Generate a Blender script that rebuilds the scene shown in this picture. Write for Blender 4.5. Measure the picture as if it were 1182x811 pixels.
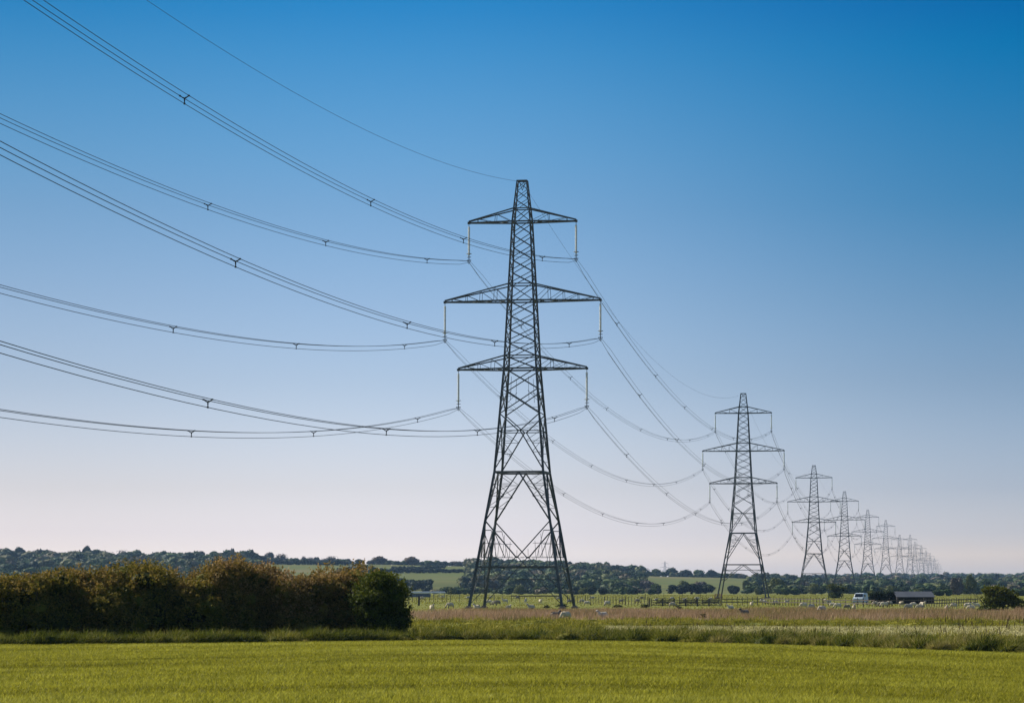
import bpy, bmesh, math, random
import numpy as np

# ------------------------------------------------------------------ camera, sky, sun
sc = bpy.context.scene
for o in list(bpy.data.objects): bpy.data.objects.remove(o)
R = math.radians
F = 3283.0          # focal length in photo pixels (100 mm on 36 mm for 1182 px)
EYE = 2.33          # eye height, m
cam_d = bpy.data.cameras.new('camera'); cam = bpy.data.objects.new('camera', cam_d)
sc.collection.objects.link(cam); sc.camera = cam
cam.location = (0, 0, EYE); cam.rotation_euler = (R(90), 0, 0)
cam_d.lens = 100; cam_d.sensor_width = 36; cam_d.sensor_fit = 'HORIZONTAL'
cam_d.shift_y = 273.5/1182; cam_d.clip_start = 0.5; cam_d.clip_end = 30000

SUN_EL, SUN_AZ = 36.0, -52.0      # azimuth measured from +Y towards +X
world = bpy.data.worlds.new('World'); sc.world = world; world.use_nodes = True
nt = world.node_tree; nt.nodes.clear()
def N(tree, typ, **kw):
    n = tree.nodes.new(typ)
    for k, v in kw.items(): setattr(n, k, v)
    return n
wout = N(nt, 'ShaderNodeOutputWorld'); bg = N(nt, 'ShaderNodeBackground')
sky = N(nt, 'ShaderNodeTexSky', sky_type='NISHITA', sun_disc=False, sun_elevation=R(SUN_EL), sun_rotation=R(SUN_AZ))
sky.air_density = 1.0; sky.dust_density = 1.0; sky.ozone_density = 2.0; sky.altitude = 0
bg.inputs['Strength'].default_value = 0.095
# a polarising filter deepens the blue with height: the tint multiplies the sky by elevation
tc = N(nt, 'ShaderNodeTexCoord'); sep = N(nt, 'ShaderNodeSeparateXYZ')
SKY_L = [ (0.0119,(0.415,0.415,0.551)), (0.0177,(0.345,0.350,0.497)), (0.0353,(0.276,0.277,0.375)), (0.0723,(0.191,0.212,0.288)), (0.1024,(0.149,0.186,0.256)), (0.1322,(0.107,0.166,0.233)), (0.1503,(0.082,0.160,0.230)), (0.1679,(0.059,0.150,0.225)), (0.1853,(0.036,0.137,0.219)), (0.2025,(0.015,0.119,0.209)) ]
SKY_R = [ (0.0119,(0.388,0.367,0.452)), (0.0177,(0.293,0.303,0.424)), (0.0353,(0.200,0.222,0.330)), (0.0723,(0.122,0.157,0.233)), (0.1024,(0.079,0.135,0.205)), (0.1322,(0.037,0.116,0.188)), (0.1503,(0.024,0.111,0.185)), (0.1679,(0.011,0.106,0.184)), (0.1853,(0.001,0.099,0.181)), (0.2025,(0.000,0.080,0.171)) ]
L = nt.links.new
mr = N(nt, 'ShaderNodeMapRange'); mr.inputs['From Min'].default_value = 0; mr.inputs['From Max'].default_value = 1.0
L(tc.outputs['Generated'], sep.inputs[0]); L(sep.outputs['Z'], mr.inputs['Value'])
HIGH = [(.32,(.09,.20,.28)),(.6,(.20,.25,.29)),(1.0,(.24,.27,.29))]     # above the frame the sky is less deep
def sky_ramp(stops):
    stops = stops + HIGH
    rp = N(nt, 'ShaderNodeValToRGB'); rp.color_ramp.interpolation = 'LINEAR'; els = rp.color_ramp.elements
    for i, (p, c) in enumerate(stops):
        e = els[i] if i < 2 else els.new(p)
        e.position = p; e.color = (*c, 1)
    L(mr.outputs[0], rp.inputs[0]); return rp
rl_, rr_ = sky_ramp(SKY_L), sky_ramp(SKY_R)
# the sky is lighter on the sun's side (left) and deeper away from it
mz = N(nt, 'ShaderNodeMapRange', interpolation_type='SMOOTHSTEP'); mz.inputs['From Min'].default_value = -0.02; mz.inputs['From Max'].default_value = 0.19
L(sep.outputs['X'], mz.inputs['Value'])
mixs = N(nt, 'ShaderNodeMix', data_type='RGBA'); L(mz.outputs[0], mixs.inputs['Factor']); L(rl_.outputs[0], mixs.inputs['A']); L(rr_.outputs[0], mixs.inputs['B'])
mul = N(nt, 'ShaderNodeVectorMath', operation='MULTIPLY'); L(sky.outputs[0], mul.inputs[0]); L(mixs.outputs['Result'], mul.inputs[1])
mu2 = N(nt, 'ShaderNodeVectorMath', operation='SCALE'); mu2.inputs['Scale'].default_value = 3.0; L(mul.outputs[0], mu2.inputs[0])
ml = N(nt, 'ShaderNodeMapRange', interpolation_type='SMOOTHSTEP'); ml.inputs['From Min'].default_value = -0.02; ml.inputs['From Max'].default_value = -0.20
ml.inputs['To Min'].default_value = 1.0; ml.inputs['To Max'].default_value = 0.82; L(sep.outputs['X'], ml.inputs['Value'])
mu3 = N(nt, 'ShaderNodeVectorMath', operation='SCALE'); L(mu2.outputs[0], mu3.inputs[0]); L(ml.outputs[0], mu3.inputs['Scale'])
L(mu3.outputs[0], bg.inputs['Color']); L(bg.outputs[0], wout.inputs['Surface'])

sun_d = bpy.data.lights.new('sun', 'SUN'); sun = bpy.data.objects.new('sun', sun_d); sc.collection.objects.link(sun)
sun_d.energy = 5.0; sun_d.angle = R(0.53); sun_d.color = (1.0, 0.93, 0.80)
sd = np.array([math.sin(R(SUN_AZ))*math.cos(R(SUN_EL)), math.cos(R(SUN_AZ))*math.cos(R(SUN_EL)), math.sin(R(SUN_EL))])
from mathutils import Vector
sun.rotation_euler = Vector(sd).to_track_quat('Z', 'Y').to_euler()
sun.location = (-200, 60, 150)
sc.view_settings.view_transform = 'Standard'; sc.view_settings.look = 'None'
sc.view_settings.gamma = 1; sc.view_settings.exposure = 0.5; sc.view_settings.use_curve_mapping = False
sc.cycles.max_bounces = 6; sc.cycles.volume_bounces = 0; sc.cycles.transparent_max_bounces = 8
sc.cycles.use_denoising = True

# ------------------------------------------------------------------ helpers
col = sc.collection
rng = np.random.default_rng(7); random.seed(7)
def tag(o, label=None, cat=None, group=None, kind=None):
    if label: o['label'] = label
    if cat: o['category'] = cat
    if group: o['group'] = group
    if kind: o['kind'] = kind
    return o
def empty(name, loc=(0,0,0), rz=0, s=1):
    o = bpy.data.objects.new(name, None); o.empty_display_size = .2
    o.location = loc; o.rotation_euler = (0,0,rz); o.scale = (s,s,s); col.objects.link(o); return o
def np_mesh(name, V, Fc, mats, parent=None, smooth=False, midx=None, tint=None):
    V = np.asarray(V, np.float32); Fc = np.asarray(Fc, np.int32); k = Fc.shape[1]
    me = bpy.data.meshes.new(name)
    me.vertices.add(len(V)); me.vertices.foreach_set('co', V.ravel())
    me.loops.add(Fc.size); me.loops.foreach_set('vertex_index', Fc.ravel())
    me.polygons.add(len(Fc)); me.polygons.foreach_set('loop_start', np.arange(0, Fc.size, k, dtype=np.int32))
    if midx is not None: me.polygons.foreach_set('material_index', np.asarray(midx, np.int32))
    me.polygons.foreach_set('use_smooth', np.full(len(Fc), smooth))
    if tint is not None:
        a = me.attributes.new('tint', 'FLOAT', 'POINT'); a.data.foreach_set('value', np.asarray(tint, np.float32))
    for m in (mats if isinstance(mats, (list, tuple)) else [mats]): me.materials.append(m)
    me.update(calc_edges=True)
    o = bpy.data.objects.new(name, me); col.objects.link(o); o.parent = parent
    return o
class MB:
    """collects quads (tris are padded) for one mesh object"""
    def __init__(s): s.V = []; s.F = []; s.n = 0; s.M = []
    def add(s, V, Fs, m=0):
        V = np.asarray(V, float)
        s.V.append(V)
        for f in Fs: s.F.append([i + s.n for i in f]); s.M.append(m)
        s.n += len(V)
    def box(s, c, d, rz=0, m=0):
        x, y, z = [q/2 for q in d]
        P = np.array([(a*x, b*y, e*z) for e in (-1,1) for a, b in ((-1,-1),(1,-1),(1,1),(-1,1))])
        ca, sa = math.cos(rz), math.sin(rz)
        P[:, :2] = P[:, :2] @ np.array([[ca, sa],[-sa, ca]])
        s.add(P + np.array(c), [(3,2,1,0),(4,5,6,7),(0,1,5,4),(1,2,6,5),(2,3,7,6),(3,0,4,7)], m)
    def beam(s, a, b, w, m=0, w2=None):
        a = np.array(a, float); b = np.array(b, float); d = b - a; l = np.linalg.norm(d)
        if l < 1e-6: return
        d /= l; up = np.array([0,0,1.]) if abs(d[2]) < .9 else np.array([1.,0,0])
        u = np.cross(d, up); u /= np.linalg.norm(u); v = np.cross(d, u)
        h = w/2; h2 = (w2 if w2 else w)/2
        P = [a+u*h+v*h, a-u*h+v*h, a-u*h-v*h, a+u*h-v*h, b+u*h2+v*h2, b-u*h2+v*h2, b-u*h2-v*h2, b+u*h2-v*h2]
        s.add(P, [(0,1,2,3),(7,6,5,4),(0,4,5,1),(1,5,6,2),(2,6,7,3),(3,7,4,0)], m)
    def tube(s, pts, r, n=6, m=0, closed=False):
        pts = np.array(pts, float); k = len(pts)
        r = np.broadcast_to(r, (k,))
        if closed: T = np.roll(pts,-1,0) - np.roll(pts,1,0)
        else: T = np.gradient(pts, axis=0)
        T /= np.linalg.norm(T, axis=1)[:,None]
        up = np.array([0,0,1.]) if abs(T[:,2]).mean() < .8 else np.array([1.,0,0])
        U = np.cross(T, up); U /= np.linalg.norm(U, axis=1)[:,None]; W = np.cross(U, T)
        an = np.linspace(0, 2*math.pi, n, endpoint=False)
        V = (pts[:,None,:] + r[:,None,None]*(np.cos(an)[None,:,None]*U[:,None,:] + np.sin(an)[None,:,None]*W[:,None,:])).reshape(-1,3)
        Fs = []
        for i in range(k if closed else k-1):
            j = (i+1) % k
            for q in range(n):
                Fs.append((i*n+q, i*n+(q+1)%n, j*n+(q+1)%n, j*n+q))
        if not closed and n >= 3:
            Fs.append(tuple(range(n-1,-1,-1))); Fs.append(tuple((k-1)*n+q for q in range(n)))
        s.add(V, Fs, m)
    def build(s, name, mats, parent=None, smooth=False):
        me = bpy.data.meshes.new(name)
        me.from_pydata(np.concatenate(s.V).tolist(), [], s.F)
        for m in (mats if isinstance(mats, (list, tuple)) else [mats]): me.materials.append(m)
        me.polygons.foreach_set('material_index', s.M)
        me.polygons.foreach_set('use_smooth', [smooth]*len(s.F)); me.update()
        o = bpy.data.objects.new(name, me); col.objects.link(o); o.parent = parent
        return o
def copy_tree(o, parent=None):
    c = o.copy(); col.objects.link(c); c.parent = parent
    for ch in [q for q in bpy.data.objects if q.parent == o]: copy_tree(ch, c)
    return c
def children_map(o): return list(o.children)
def copy_fast(o, parent=None):
    c = o.copy(); col.objects.link(c)
    if parent is not None: c.parent = parent
    for ch in list(o.children): copy_fast(ch, c)
    return c

def vnoise(x, y, seed=0):
    x = np.asarray(x, float); y = np.asarray(y, float)
    xi = np.floor(x).astype(np.int64); yi = np.floor(y).astype(np.int64)
    fx = x-xi; fy = y-yi; fx = fx*fx*(3-2*fx); fy = fy*fy*(3-2*fy)
    def h(a, b):
        n = (a*374761393 + b*668265263 + seed*974711) & 0x7fffffff
        n = ((n ^ (n >> 13))*1274126177) & 0x7fffffff
        return ((n ^ (n >> 16)) & 0xffff)/65535.0
    return (h(xi,yi)*(1-fx)+h(xi+1,yi)*fx)*(1-fy) + (h(xi,yi+1)*(1-fx)+h(xi+1,yi+1)*fx)*fy
def sstep(t): t = np.clip(t, 0, 1); return t*t*(3-2*t)

# ------------------------------------------------------------------ materials
def mat(name, base, rough=.7, metal=0, var=.15, scale=8, spec=None, island=0, ramp_cols=None, bump=0, transl=0, coords='Object', obj_var=0, stretch=None):
    m = bpy.data.materials.new(name); m.use_nodes = True; t = m.node_tree; t.nodes.clear()
    out = N(t, 'ShaderNodeOutputMaterial'); b = N(t, 'ShaderNodeBsdfPrincipled')
    b.inputs['Roughness'].default_value = rough; b.inputs['Metallic'].default_value = metal
    b.inputs['Specular IOR Level'].default_value = spec if spec is not None else (.04 if rough > .9 else .3)
    tcn = N(t, 'ShaderNodeTexCoord'); mp = N(t, 'ShaderNodeMapping'); no = N(t, 'ShaderNodeTexNoise')
    no.inputs['Scale'].default_value = scale; no.inputs['Detail'].default_value = 5
    if stretch: mp.inputs['Scale'].default_value = stretch
    t.links.new(tcn.outputs[coords], mp.inputs[0]); t.links.new(mp.outputs[0], no.inputs['Vector'])
    if ramp_cols:
        cr = N(t, 'ShaderNodeValToRGB'); el = cr.color_ramp.elements
        for i, (p, c) in enumerate(ramp_cols):
            e = el[i] if i < 2 else el.new(p)
            e.position = p; e.color = (*c, 1)
        src = cr
        t.links.new(no.outputs['Fac'], cr.inputs[0]); colour = cr.outputs[0]
    else:
        rgb = N(t, 'ShaderNodeRGB'); rgb.outputs[0].default_value = (*base, 1); colour = rgb.outputs[0]
    hs = N(t, 'ShaderNodeHueSaturation'); t.links.new(colour, hs.inputs['Color'])
    ma = N(t, 'ShaderNodeMapRange'); ma.inputs['From Min'].default_value = .3; ma.inputs['From Max'].default_value = .7
    ma.inputs['To Min'].default_value = 1-var; ma.inputs['To Max'].default_value = 1+var
    t.links.new(no.outputs['Fac'], ma.inputs['Value']); val = ma.outputs[0]
    if island:
        g = N(t, 'ShaderNodeNewGeometry'); mi = N(t, 'ShaderNodeMapRange')
        mi.inputs['To Min'].default_value = 1-island; mi.inputs['To Max'].default_value = 1+island
        t.links.new(g.outputs['Random Per Island'], mi.inputs['Value'])
        mu = N(t, 'ShaderNodeMath', operation='MULTIPLY'); t.links.new(val, mu.inputs[0]); t.links.new(mi.outputs[0], mu.inputs[1]); val = mu.outputs[0]
    if obj_var:
        oi = N(t, 'ShaderNodeObjectInfo'); mo = N(t, 'ShaderNodeMapRange')
        mo.inputs['To Min'].default_value = 1-obj_var; mo.inputs['To Max'].default_value = 1+obj_var
        t.links.new(oi.outputs['Random'], mo.inputs['Value'])
        mu = N(t, 'ShaderNodeMath', operation='MULTIPLY'); t.links.new(val, mu.inputs[0]); t.links.new(mo.outputs[0], mu.inputs[1]); val = mu.outputs[0]
    t.links.new(val, hs.inputs['Value']); t.links.new(hs.outputs[0], b.inputs['Base Color'])
    if bump:
        bu = N(t, 'ShaderNodeBump'); bu.inputs['Strength'].default_value = bump; bu.inputs['Distance'].default_value = .05
        t.links.new(no.outputs['Fac'], bu.inputs['Height']); t.links.new(bu.outputs[0], b.inputs['Normal'])
    if transl:
        tr = N(t, 'ShaderNodeBsdfTranslucent'); mx = N(t, 'ShaderNodeMixShader'); mx.inputs[0].default_value = transl
        t.links.new(hs.outputs[0], tr.inputs['Color']); t.links.new(b.outputs[0], mx.inputs[1]); t.links.new(tr.outputs[0], mx.inputs[2])
        t.links.new(mx.outputs[0], out.inputs['Surface'])
    else: t.links.new(b.outputs[0], out.inputs['Surface'])
    return m
def leaf_mat(name, cols, island=.35, transl=.25, rough=.6, scale=.35, coords='Object'):
    """colour picked per leaf island and by a soft noise through the crown"""
    m = bpy.data.materials.new(name); m.use_nodes = True; t = m.node_tree; t.nodes.clear()
    out = N(t, 'ShaderNodeOutputMaterial'); b = N(t, 'ShaderNodeBsdfPrincipled'); b.inputs['Roughness'].default_value = rough
    b.inputs['Specular IOR Level'].default_value = .06
    tcn = N(t, 'ShaderNodeTexCoord'); no = N(t, 'ShaderNodeTexNoise'); no.inputs['Scale'].default_value = scale; no.inputs['Detail'].default_value = 3
    oi = N(t, 'ShaderNodeObjectInfo'); g = N(t, 'ShaderNodeNewGeometry'); at = N(t, 'ShaderNodeAttribute', attribute_name='tint')
    add = N(t, 'ShaderNodeVectorMath', operation='ADD'); t.links.new(tcn.outputs[coords], add.inputs[0]); t.links.new(oi.outputs['Location'], add.inputs[1])
    t.links.new(add.outputs[0], no.inputs['Vector'])
    # factor = tint + (noise-.5)*.6 + (island-.5)*.3
    a1 = N(t, 'ShaderNodeMath', operation='MULTIPLY_ADD'); a1.inputs[1].default_value = .7; t.links.new(no.outputs['Fac'], a1.inputs[0]); t.links.new(at.outputs['Fac'], a1.inputs[2])
    a2 = N(t, 'ShaderNodeMath', operation='MULTIPLY_ADD'); a2.inputs[1].default_value = .35; t.links.new(g.outputs['Random Per Island'], a2.inputs[0]); t.links.new(a1.outputs[0], a2.inputs[2])
    a3 = N(t, 'ShaderNodeMath', operation='SUBTRACT'); a3.inputs[1].default_value = .525; t.links.new(a2.outputs[0], a3.inputs[0])
    cr = N(t, 'ShaderNodeValToRGB'); el = cr.color_ramp.elements
    for i, c in enumerate(cols):
        p = i/(len(cols)-1)
        e = el[i] if i < 2 else el.new(p)
        e.position = p; e.color = (*c, 1)
    t.links.new(a3.outputs[0], cr.inputs[0])
    hs = N(t, 'ShaderNodeHueSaturation'); t.links.new(cr.outputs[0], hs.inputs['Color'])
    mi = N(t, 'ShaderNodeMapRange'); mi.inputs['To Min'].default_value = 1-island; mi.inputs['To Max'].default_value = 1+island
    t.links.new(g.outputs['Random Per Island'], mi.inputs['Value']); t.links.new(mi.outputs[0], hs.inputs['Value'])
    t.links.new(hs.outputs[0], b.inputs['Base Color'])
    tr = N(t, 'ShaderNodeBsdfTranslucent'); mx = N(t, 'ShaderNodeMixShader'); mx.inputs[0].default_value = transl
    t.links.new(hs.outputs[0], tr.inputs['Color']); t.links.new(b.outputs[0], mx.inputs[1]); t.links.new(tr.outputs[0], mx.inputs[2])
    t.links.new(mx.outputs[0], out.inputs['Surface'])
    return m
M = dict(
 steel = mat('weathered_steel', (.075,.084,.088), .6, .3, .35, .8, obj_var=0),
 wire = mat('conductor_wire', (.045,.05,.06), .6, .4, .1, 2),
 insul = mat('porcelain', (.72,.76,.74), .45, 0, .12, 4, spec=.5),
 ring = mat('ring_metal', (.16,.17,.18), .6, .4, .1, 4),
 concrete = mat('concrete', (.22,.18,.15), .9, 0, .25, 3),
 wood = mat('weathered_wood', (.10,.08,.06), .9, 0, .35, 6, obj_var=.2),
 bark = mat('bark', (.06,.05,.04), .95, 0, .3, 5),
 soil = mat('crop_soil', (.17,.155,.02), .95, 0, .3, 3),
 pasture = mat('pasture', None, .95, 0, .12, .035, ramp_cols=[(.3,(.13,.145,.03)),(.5,(.17,.175,.04)),(.7,(.20,.185,.055))], stretch=(1,.35,1)),
 straw_ground = mat('straw_ground', None, .95, 0, .12, .25, ramp_cols=[(.3,(.29,.27,.10)),(.55,(.36,.32,.14)),(.75,(.27,.27,.09))], stretch=(.5,1,1)),
 reed_ground = mat('reed_ground', (.24,.18,.095), .95, 0, .25, .2, stretch=(.5,1,1)),
 hill = mat('hill_grass', None, .95, 0, .1, .0035, ramp_cols=[(.35,(.07,.085,.022)),(.48,(.13,.13,.038)),(.56,(.09,.11,.028)),(.7,(.15,.125,.05))]),
 crop = leaf_mat('crop_blade', [(.12,.118,.010),(.22,.208,.018),(.32,.305,.032),(.38,.36,.06)], .20, .45, scale=.9),
 verge = leaf_mat('verge_blade', [(.035,.05,.006),(.12,.135,.012),(.21,.195,.028),(.33,.27,.10)], .3, .35, scale=.25),
 rush = leaf_mat('rush_blade', [(.09,.10,.010),(.25,.225,.02),(.34,.29,.05)], .3, .3, scale=.1),
 straw = leaf_mat('straw_blade', [(.24,.22,.08),(.33,.295,.13),(.40,.35,.18)], .2, .3, scale=.1),
 reed = leaf_mat('reed_blade', [(.19,.17,.045),(.30,.20,.10),(.39,.255,.155),(.47,.35,.20)], .3, .25, scale=.05),
 haw = leaf_mat('hawthorn_leaf', [(.03,.04,.006),(.13,.135,.014),(.20,.155,.025),(.25,.16,.042),(.33,.22,.12)], .45, .35, scale=1.1),  # darkest stop paints the shade low in the hedge
 hawg = leaf_mat('green_hawthorn_leaf', [(.035,.055,.008),(.08,.10,.010),(.18,.155,.02)], .45, .3, scale=1.1),
 wood_mix = leaf_mat('wood_leaf', [(.014,.032,.018),(.03,.055,.02),(.065,.10,.028),(.13,.14,.05),(.14,.12,.07),(.17,.14,.10)], .35, .1, scale=.01),
 t_dark = leaf_mat('dark_leaf', [(.012,.022,.012),(.022,.036,.016),(.03,.045,.02)], .3, .1, scale=.1),
 t_green = leaf_mat('green_leaf', [(.035,.06,.015),(.06,.09,.02),(.095,.12,.03)], .3, .15, scale=.1),
 t_olive = leaf_mat('olive_leaf', [(.07,.09,.02),(.11,.125,.03),(.16,.155,.045)], .3, .15, scale=.1),
 t_grey = leaf_mat('grey_twig', [(.08,.07,.06),(.12,.10,.085),(.15,.125,.10)], .3, .1, scale=.1),
 t_brown = leaf_mat('brown_leaf', [(.08,.055,.035),(.12,.08,.045),(.15,.105,.06)], .3, .1, scale=.1),
 fleece = mat('fleece', (.58,.50,.38), .95, 0, .15, 6, obj_var=.16, bump=.4),
 fleece_dirty = mat('fleece_dirty', (.26,.22,.17), .95, 0, .2, 6, obj_var=.2, bump=.4),
 face = mat('sheep_face', (.10,.08,.07), .8, 0, .2, 8),
 faceW = mat('sheep_pale_face', (.45,.39,.33), .8, 0, .2, 8),
 van = mat('pale_paint', (.50,.56,.60), .35, 0, .05, 2, spec=.5),
 glass = mat('dark_glass', (.015,.02,.025), .08, 0, .05, 2, spec=.8),
 tyre = mat('tyre', (.02,.02,.02), .85), metal = mat('pale_metal', (.5,.5,.5), .35, .8),
 lamp = mat('lamp_lens', (.7,.7,.68), .15, 0, .05, 2, spec=.7),
 roof = mat('grey_sheet_roof', (.05,.055,.068), .7, 0, .15, 1.5, stretch=(6,1,1)),
 tarred = mat('tarred_boards', (.022,.019,.017), .85, 0, .3, 2, stretch=(6,6,1)),
 white_roof = mat('white_sheet_roof', (.72,.74,.76), .5, 0, .06, 1),
 greywall = mat('grey_wall', (.17,.19,.21), .85, 0, .15, 1),
 redpaint = mat('faded_red', (.30,.09,.07), .7, 0, .15, 3),
)

# ------------------------------------------------------------------ terrain
EDGE_X = np.array([-120,-60,-20.7,-10.8,-5.1,1.1,4.8,10.9,18.0,30,60,120.]); EDGE_Y = np.array([96,106,115.0,121.4,125.5,126.6,124.4,116.5,100.5,92,80,60.])
_ex = np.linspace(-120, 120, 961); _ey = np.interp(_ex, EDGE_X, EDGE_Y)
_k = np.hanning(41); _k /= _k.sum(); _ey = np.convolve(np.pad(_ey, 20, mode='edge'), _k, 'valid')
def edge(x): return np.interp(x, _ex, _ey)
RX = np.array([-700,0,150,250,300,400,545,640,700,750,850,950,1182,1900]); RY = np.array([643,646,648,649,648.5,651,654,657,660,665.5,668,673.5,673.5,672])
def hill_z(X, Y):
    X = np.asarray(X, float); Y = np.asarray(Y, float)
    px = 591 + F*X/np.maximum(Y, 1)
    top = EYE + (679-np.interp(px, RX, RY))*2400/F
    z = top*sstep((Y-1280)/(2420-1280))
    z = z + 9*sstep((px-850)/150)*sstep((Y-2900)/900)
    z = z + 2.0*(vnoise(X/260, Y/260, 3)-.5)*sstep((Y-1350)/400)
    return np.where(Y < 1270, -0.6, z-0.6*(1-sstep((Y-1270)/120)))
def gz(X, Y):
    return float(max(0.0, hill_z(X, Y)))
def sheet(name, P, m, kind='structure', z=0):
    """grid sheet between two curves: P = list of (x, y0, y1)"""
    V = []; Fc = []
    for i, (x, a, b) in enumerate(P):
        V += [(x, a, z), (x, b, z)]
        if i: j = 2*i; Fc.append((j-2, j, j+1, j-1))
    return tag(np_mesh(name, V, Fc, m), kind=kind)
S = 4300
sheet('ground', [(-S,-400,8200),(S,-400,8200)], M['pasture'])
xs = np.linspace(-118, 118, 119)
sheet('crop_field', [(x, -60, edge(x)) for x in xs], M['soil'], z=.012)
sheet('straw_strip', [(x, max(132, edge(x)+12), 176) for x in np.linspace(4, 110, 40)], M['straw_ground'], z=.012)
sheet('reed_ground', [(x, 211+3*math.sin(x*.3), 288+5*math.sin(x*.2+1)) for x in np.linspace(-110,130,60)], M['reed_ground'], z=.012)
gx, gy = np.meshgrid(np.linspace(-.36, .36, 150), np.concatenate([np.linspace(1270,2600,90), np.linspace(2650,8000,50)]))
X = gx*gy*1.4; Z = hill_z(X, gy)
V = np.stack([X, gy, Z], -1).reshape(-1,3); a, b = gx.shape
ii = (np.arange(a-1)[:,None]*b + np.arange(b-1)[None,:]).ravel()
tag(np_mesh('hills', V, np.stack([ii, ii+1, ii+b+1, ii+b], 1), M['hill'], smooth=True), kind='structure')

# ------------------------------------------------------------------ foliage
def tri_leaves(C, size, r, up=.0):
    """a triangle-pair-free leaf: one random quad-ish triangle at each centre"""
    n = len(C); a = r.normal(size=(n,3)); a /= np.linalg.norm(a, axis=1)[:,None]
    b = r.normal(size=(n,3)); b -= a*(a*b).sum(1)[:,None]; b /= np.linalg.norm(b, axis=1)[:,None]
    s = (size*(.6+.8*r.random(n)))[:,None]
    V = np.stack([C+a*s*.62, C-a*s*.4+b*s*.5, C-a*s*.4-b*s*.5], 1)
    return V.reshape(-1,3)
ICO = None
def ico():
    global ICO
    if ICO is None:
        bm = bmesh.new(); bmesh.ops.create_icosphere(bm, subdivisions=2, radius=1)
        ICO = (np.array([v.co[:] for v in bm.verts]), np.array([[v.index for v in f.verts] for f in bm.faces])); bm.free()
    return ICO
def crown(c, rad, n, leaf, r, lobes=9, core=.72, box=0):
    """leaf centres on and inside a cluster of lobes; returns verts, faces of leaves + dark inner mass"""
    c = np.array(c, float); rad = np.array(rad, float)
    LC = []; LR = []
    for i in range(lobes):
        d = r.normal(size=3); d /= np.linalg.norm(d); d[2] = d[2]*.9+.05
        q = c + d*rad*(.35+.3*r.random()); LC.append(q); LR.append(rad*(.42+.25*r.random())*(1, 1, .9))
    LC = np.array(LC); LR = np.array(LR)
    k = r.integers(0, lobes, n); d = r.normal(size=(n,3)); d /= np.linalg.norm(d, axis=1)[:,None]
    P = LC[k] + d*LR[k]*(1-.35*r.random((n,1))**2)
    V = tri_leaves(P, leaf, r); Fc = np.arange(len(V)).reshape(-1,3)
    iv, fi = ico(); Vs = [V]; Fs = [Fc]; off = len(V)
    if core > 0:
        for q, s in zip(LC, LR):
            Vs.append(iv*s*core*(1+.15*r.normal(size=(len(iv),1))) + q); Fs.append(fi + off); off += len(iv)
    return np.concatenate(Vs), np.concatenate(Fs)

def bush_mesh(name, h, w, d, n, leaf, seed, m, parent, tint, core=0, lobes=16):
    """a hedge bush: many small sprays round leaning lobes, ragged outline, down to the ground"""
    r = np.random.default_rng(seed)
    LC = []; LR = []
    for i in range(lobes):
        t = r.random(); a = r.uniform(0, 2*math.pi); q = (r.random()**.5)*.62
        z = h*(.10+.74*t); k = 1.10-.22*t*t
        LC.append((math.cos(a)*q*w/2*k, math.sin(a)*q*d/2*k, z)); s = r.uniform(.55,1.25)
        LR.append((w*.25*s, d*.27*s, h*.16*s))
    LC = np.array(LC); LR = np.array(LR)
    # sprays: short twig directions with leaves strung along
    ns = n//14; k = r.integers(0, lobes, ns); dd = r.normal(size=(ns,3)); dd[:,2] += .25; dd /= np.linalg.norm(dd, axis=1)[:,None]
    base = LC[k]+dd*LR[k]*(.75+.3*r.random((ns,1)))
    tw = dd + .5*r.normal(size=(ns,3)); tw /= np.linalg.norm(tw, axis=1)[:,None]
    ln = r.uniform(.10,.62,ns)**1.3*h/3.2
    t = r.random((ns,14)); C = base[:,None,:]+tw[:,None,:]*(t*ln[:,None])[:,:,None]+r.normal(size=(ns,14,3))*.045*h/3.2
    C = C.reshape(-1,3); C = C[C[:,2] > .03]
    ti = np.repeat(tint+.30*(np.clip(C[:,2]/h,0,1)-.6), 3)  # warmer tips on top; shade of the lower bush put into the tint
    V = tri_leaves(C, leaf, r); Fc = np.arange(len(V)).reshape(-1,3)
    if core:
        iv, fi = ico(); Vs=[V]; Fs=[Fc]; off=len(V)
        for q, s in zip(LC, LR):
            Vs.append(iv*s*core*(1+.12*r.normal(size=(len(iv),1)))+q); Fs.append(fi+off); off += len(iv); ti = np.concatenate([ti, np.full(len(iv), tint-.3)])  # cores tinted darker, painting the shade inside the bush
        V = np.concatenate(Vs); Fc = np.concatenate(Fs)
    return np_mesh(name, V, Fc, m, parent, tint=ti)
def stems(h, w, seed, parent, k=7, r0=.05):
    r = random.Random(seed); mb = MB()
    for i in range(k):
        a = r.uniform(0, 6.28); sx = r.uniform(0,.18)*w; p = np.array([math.cos(a)*sx, math.sin(a)*sx*.6, -.05]); pts = [p]
        for j in range(4):
            p = p + np.array([math.cos(a)*w*.07*r.uniform(.4,1.4), math.sin(a)*w*.05, h*.19]); pts.append(p)
        mb.tube(pts, np.linspace(r0, r0*.35, 5), 5)
    return mb.build('stem', M['bark'], parent, True)

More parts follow.
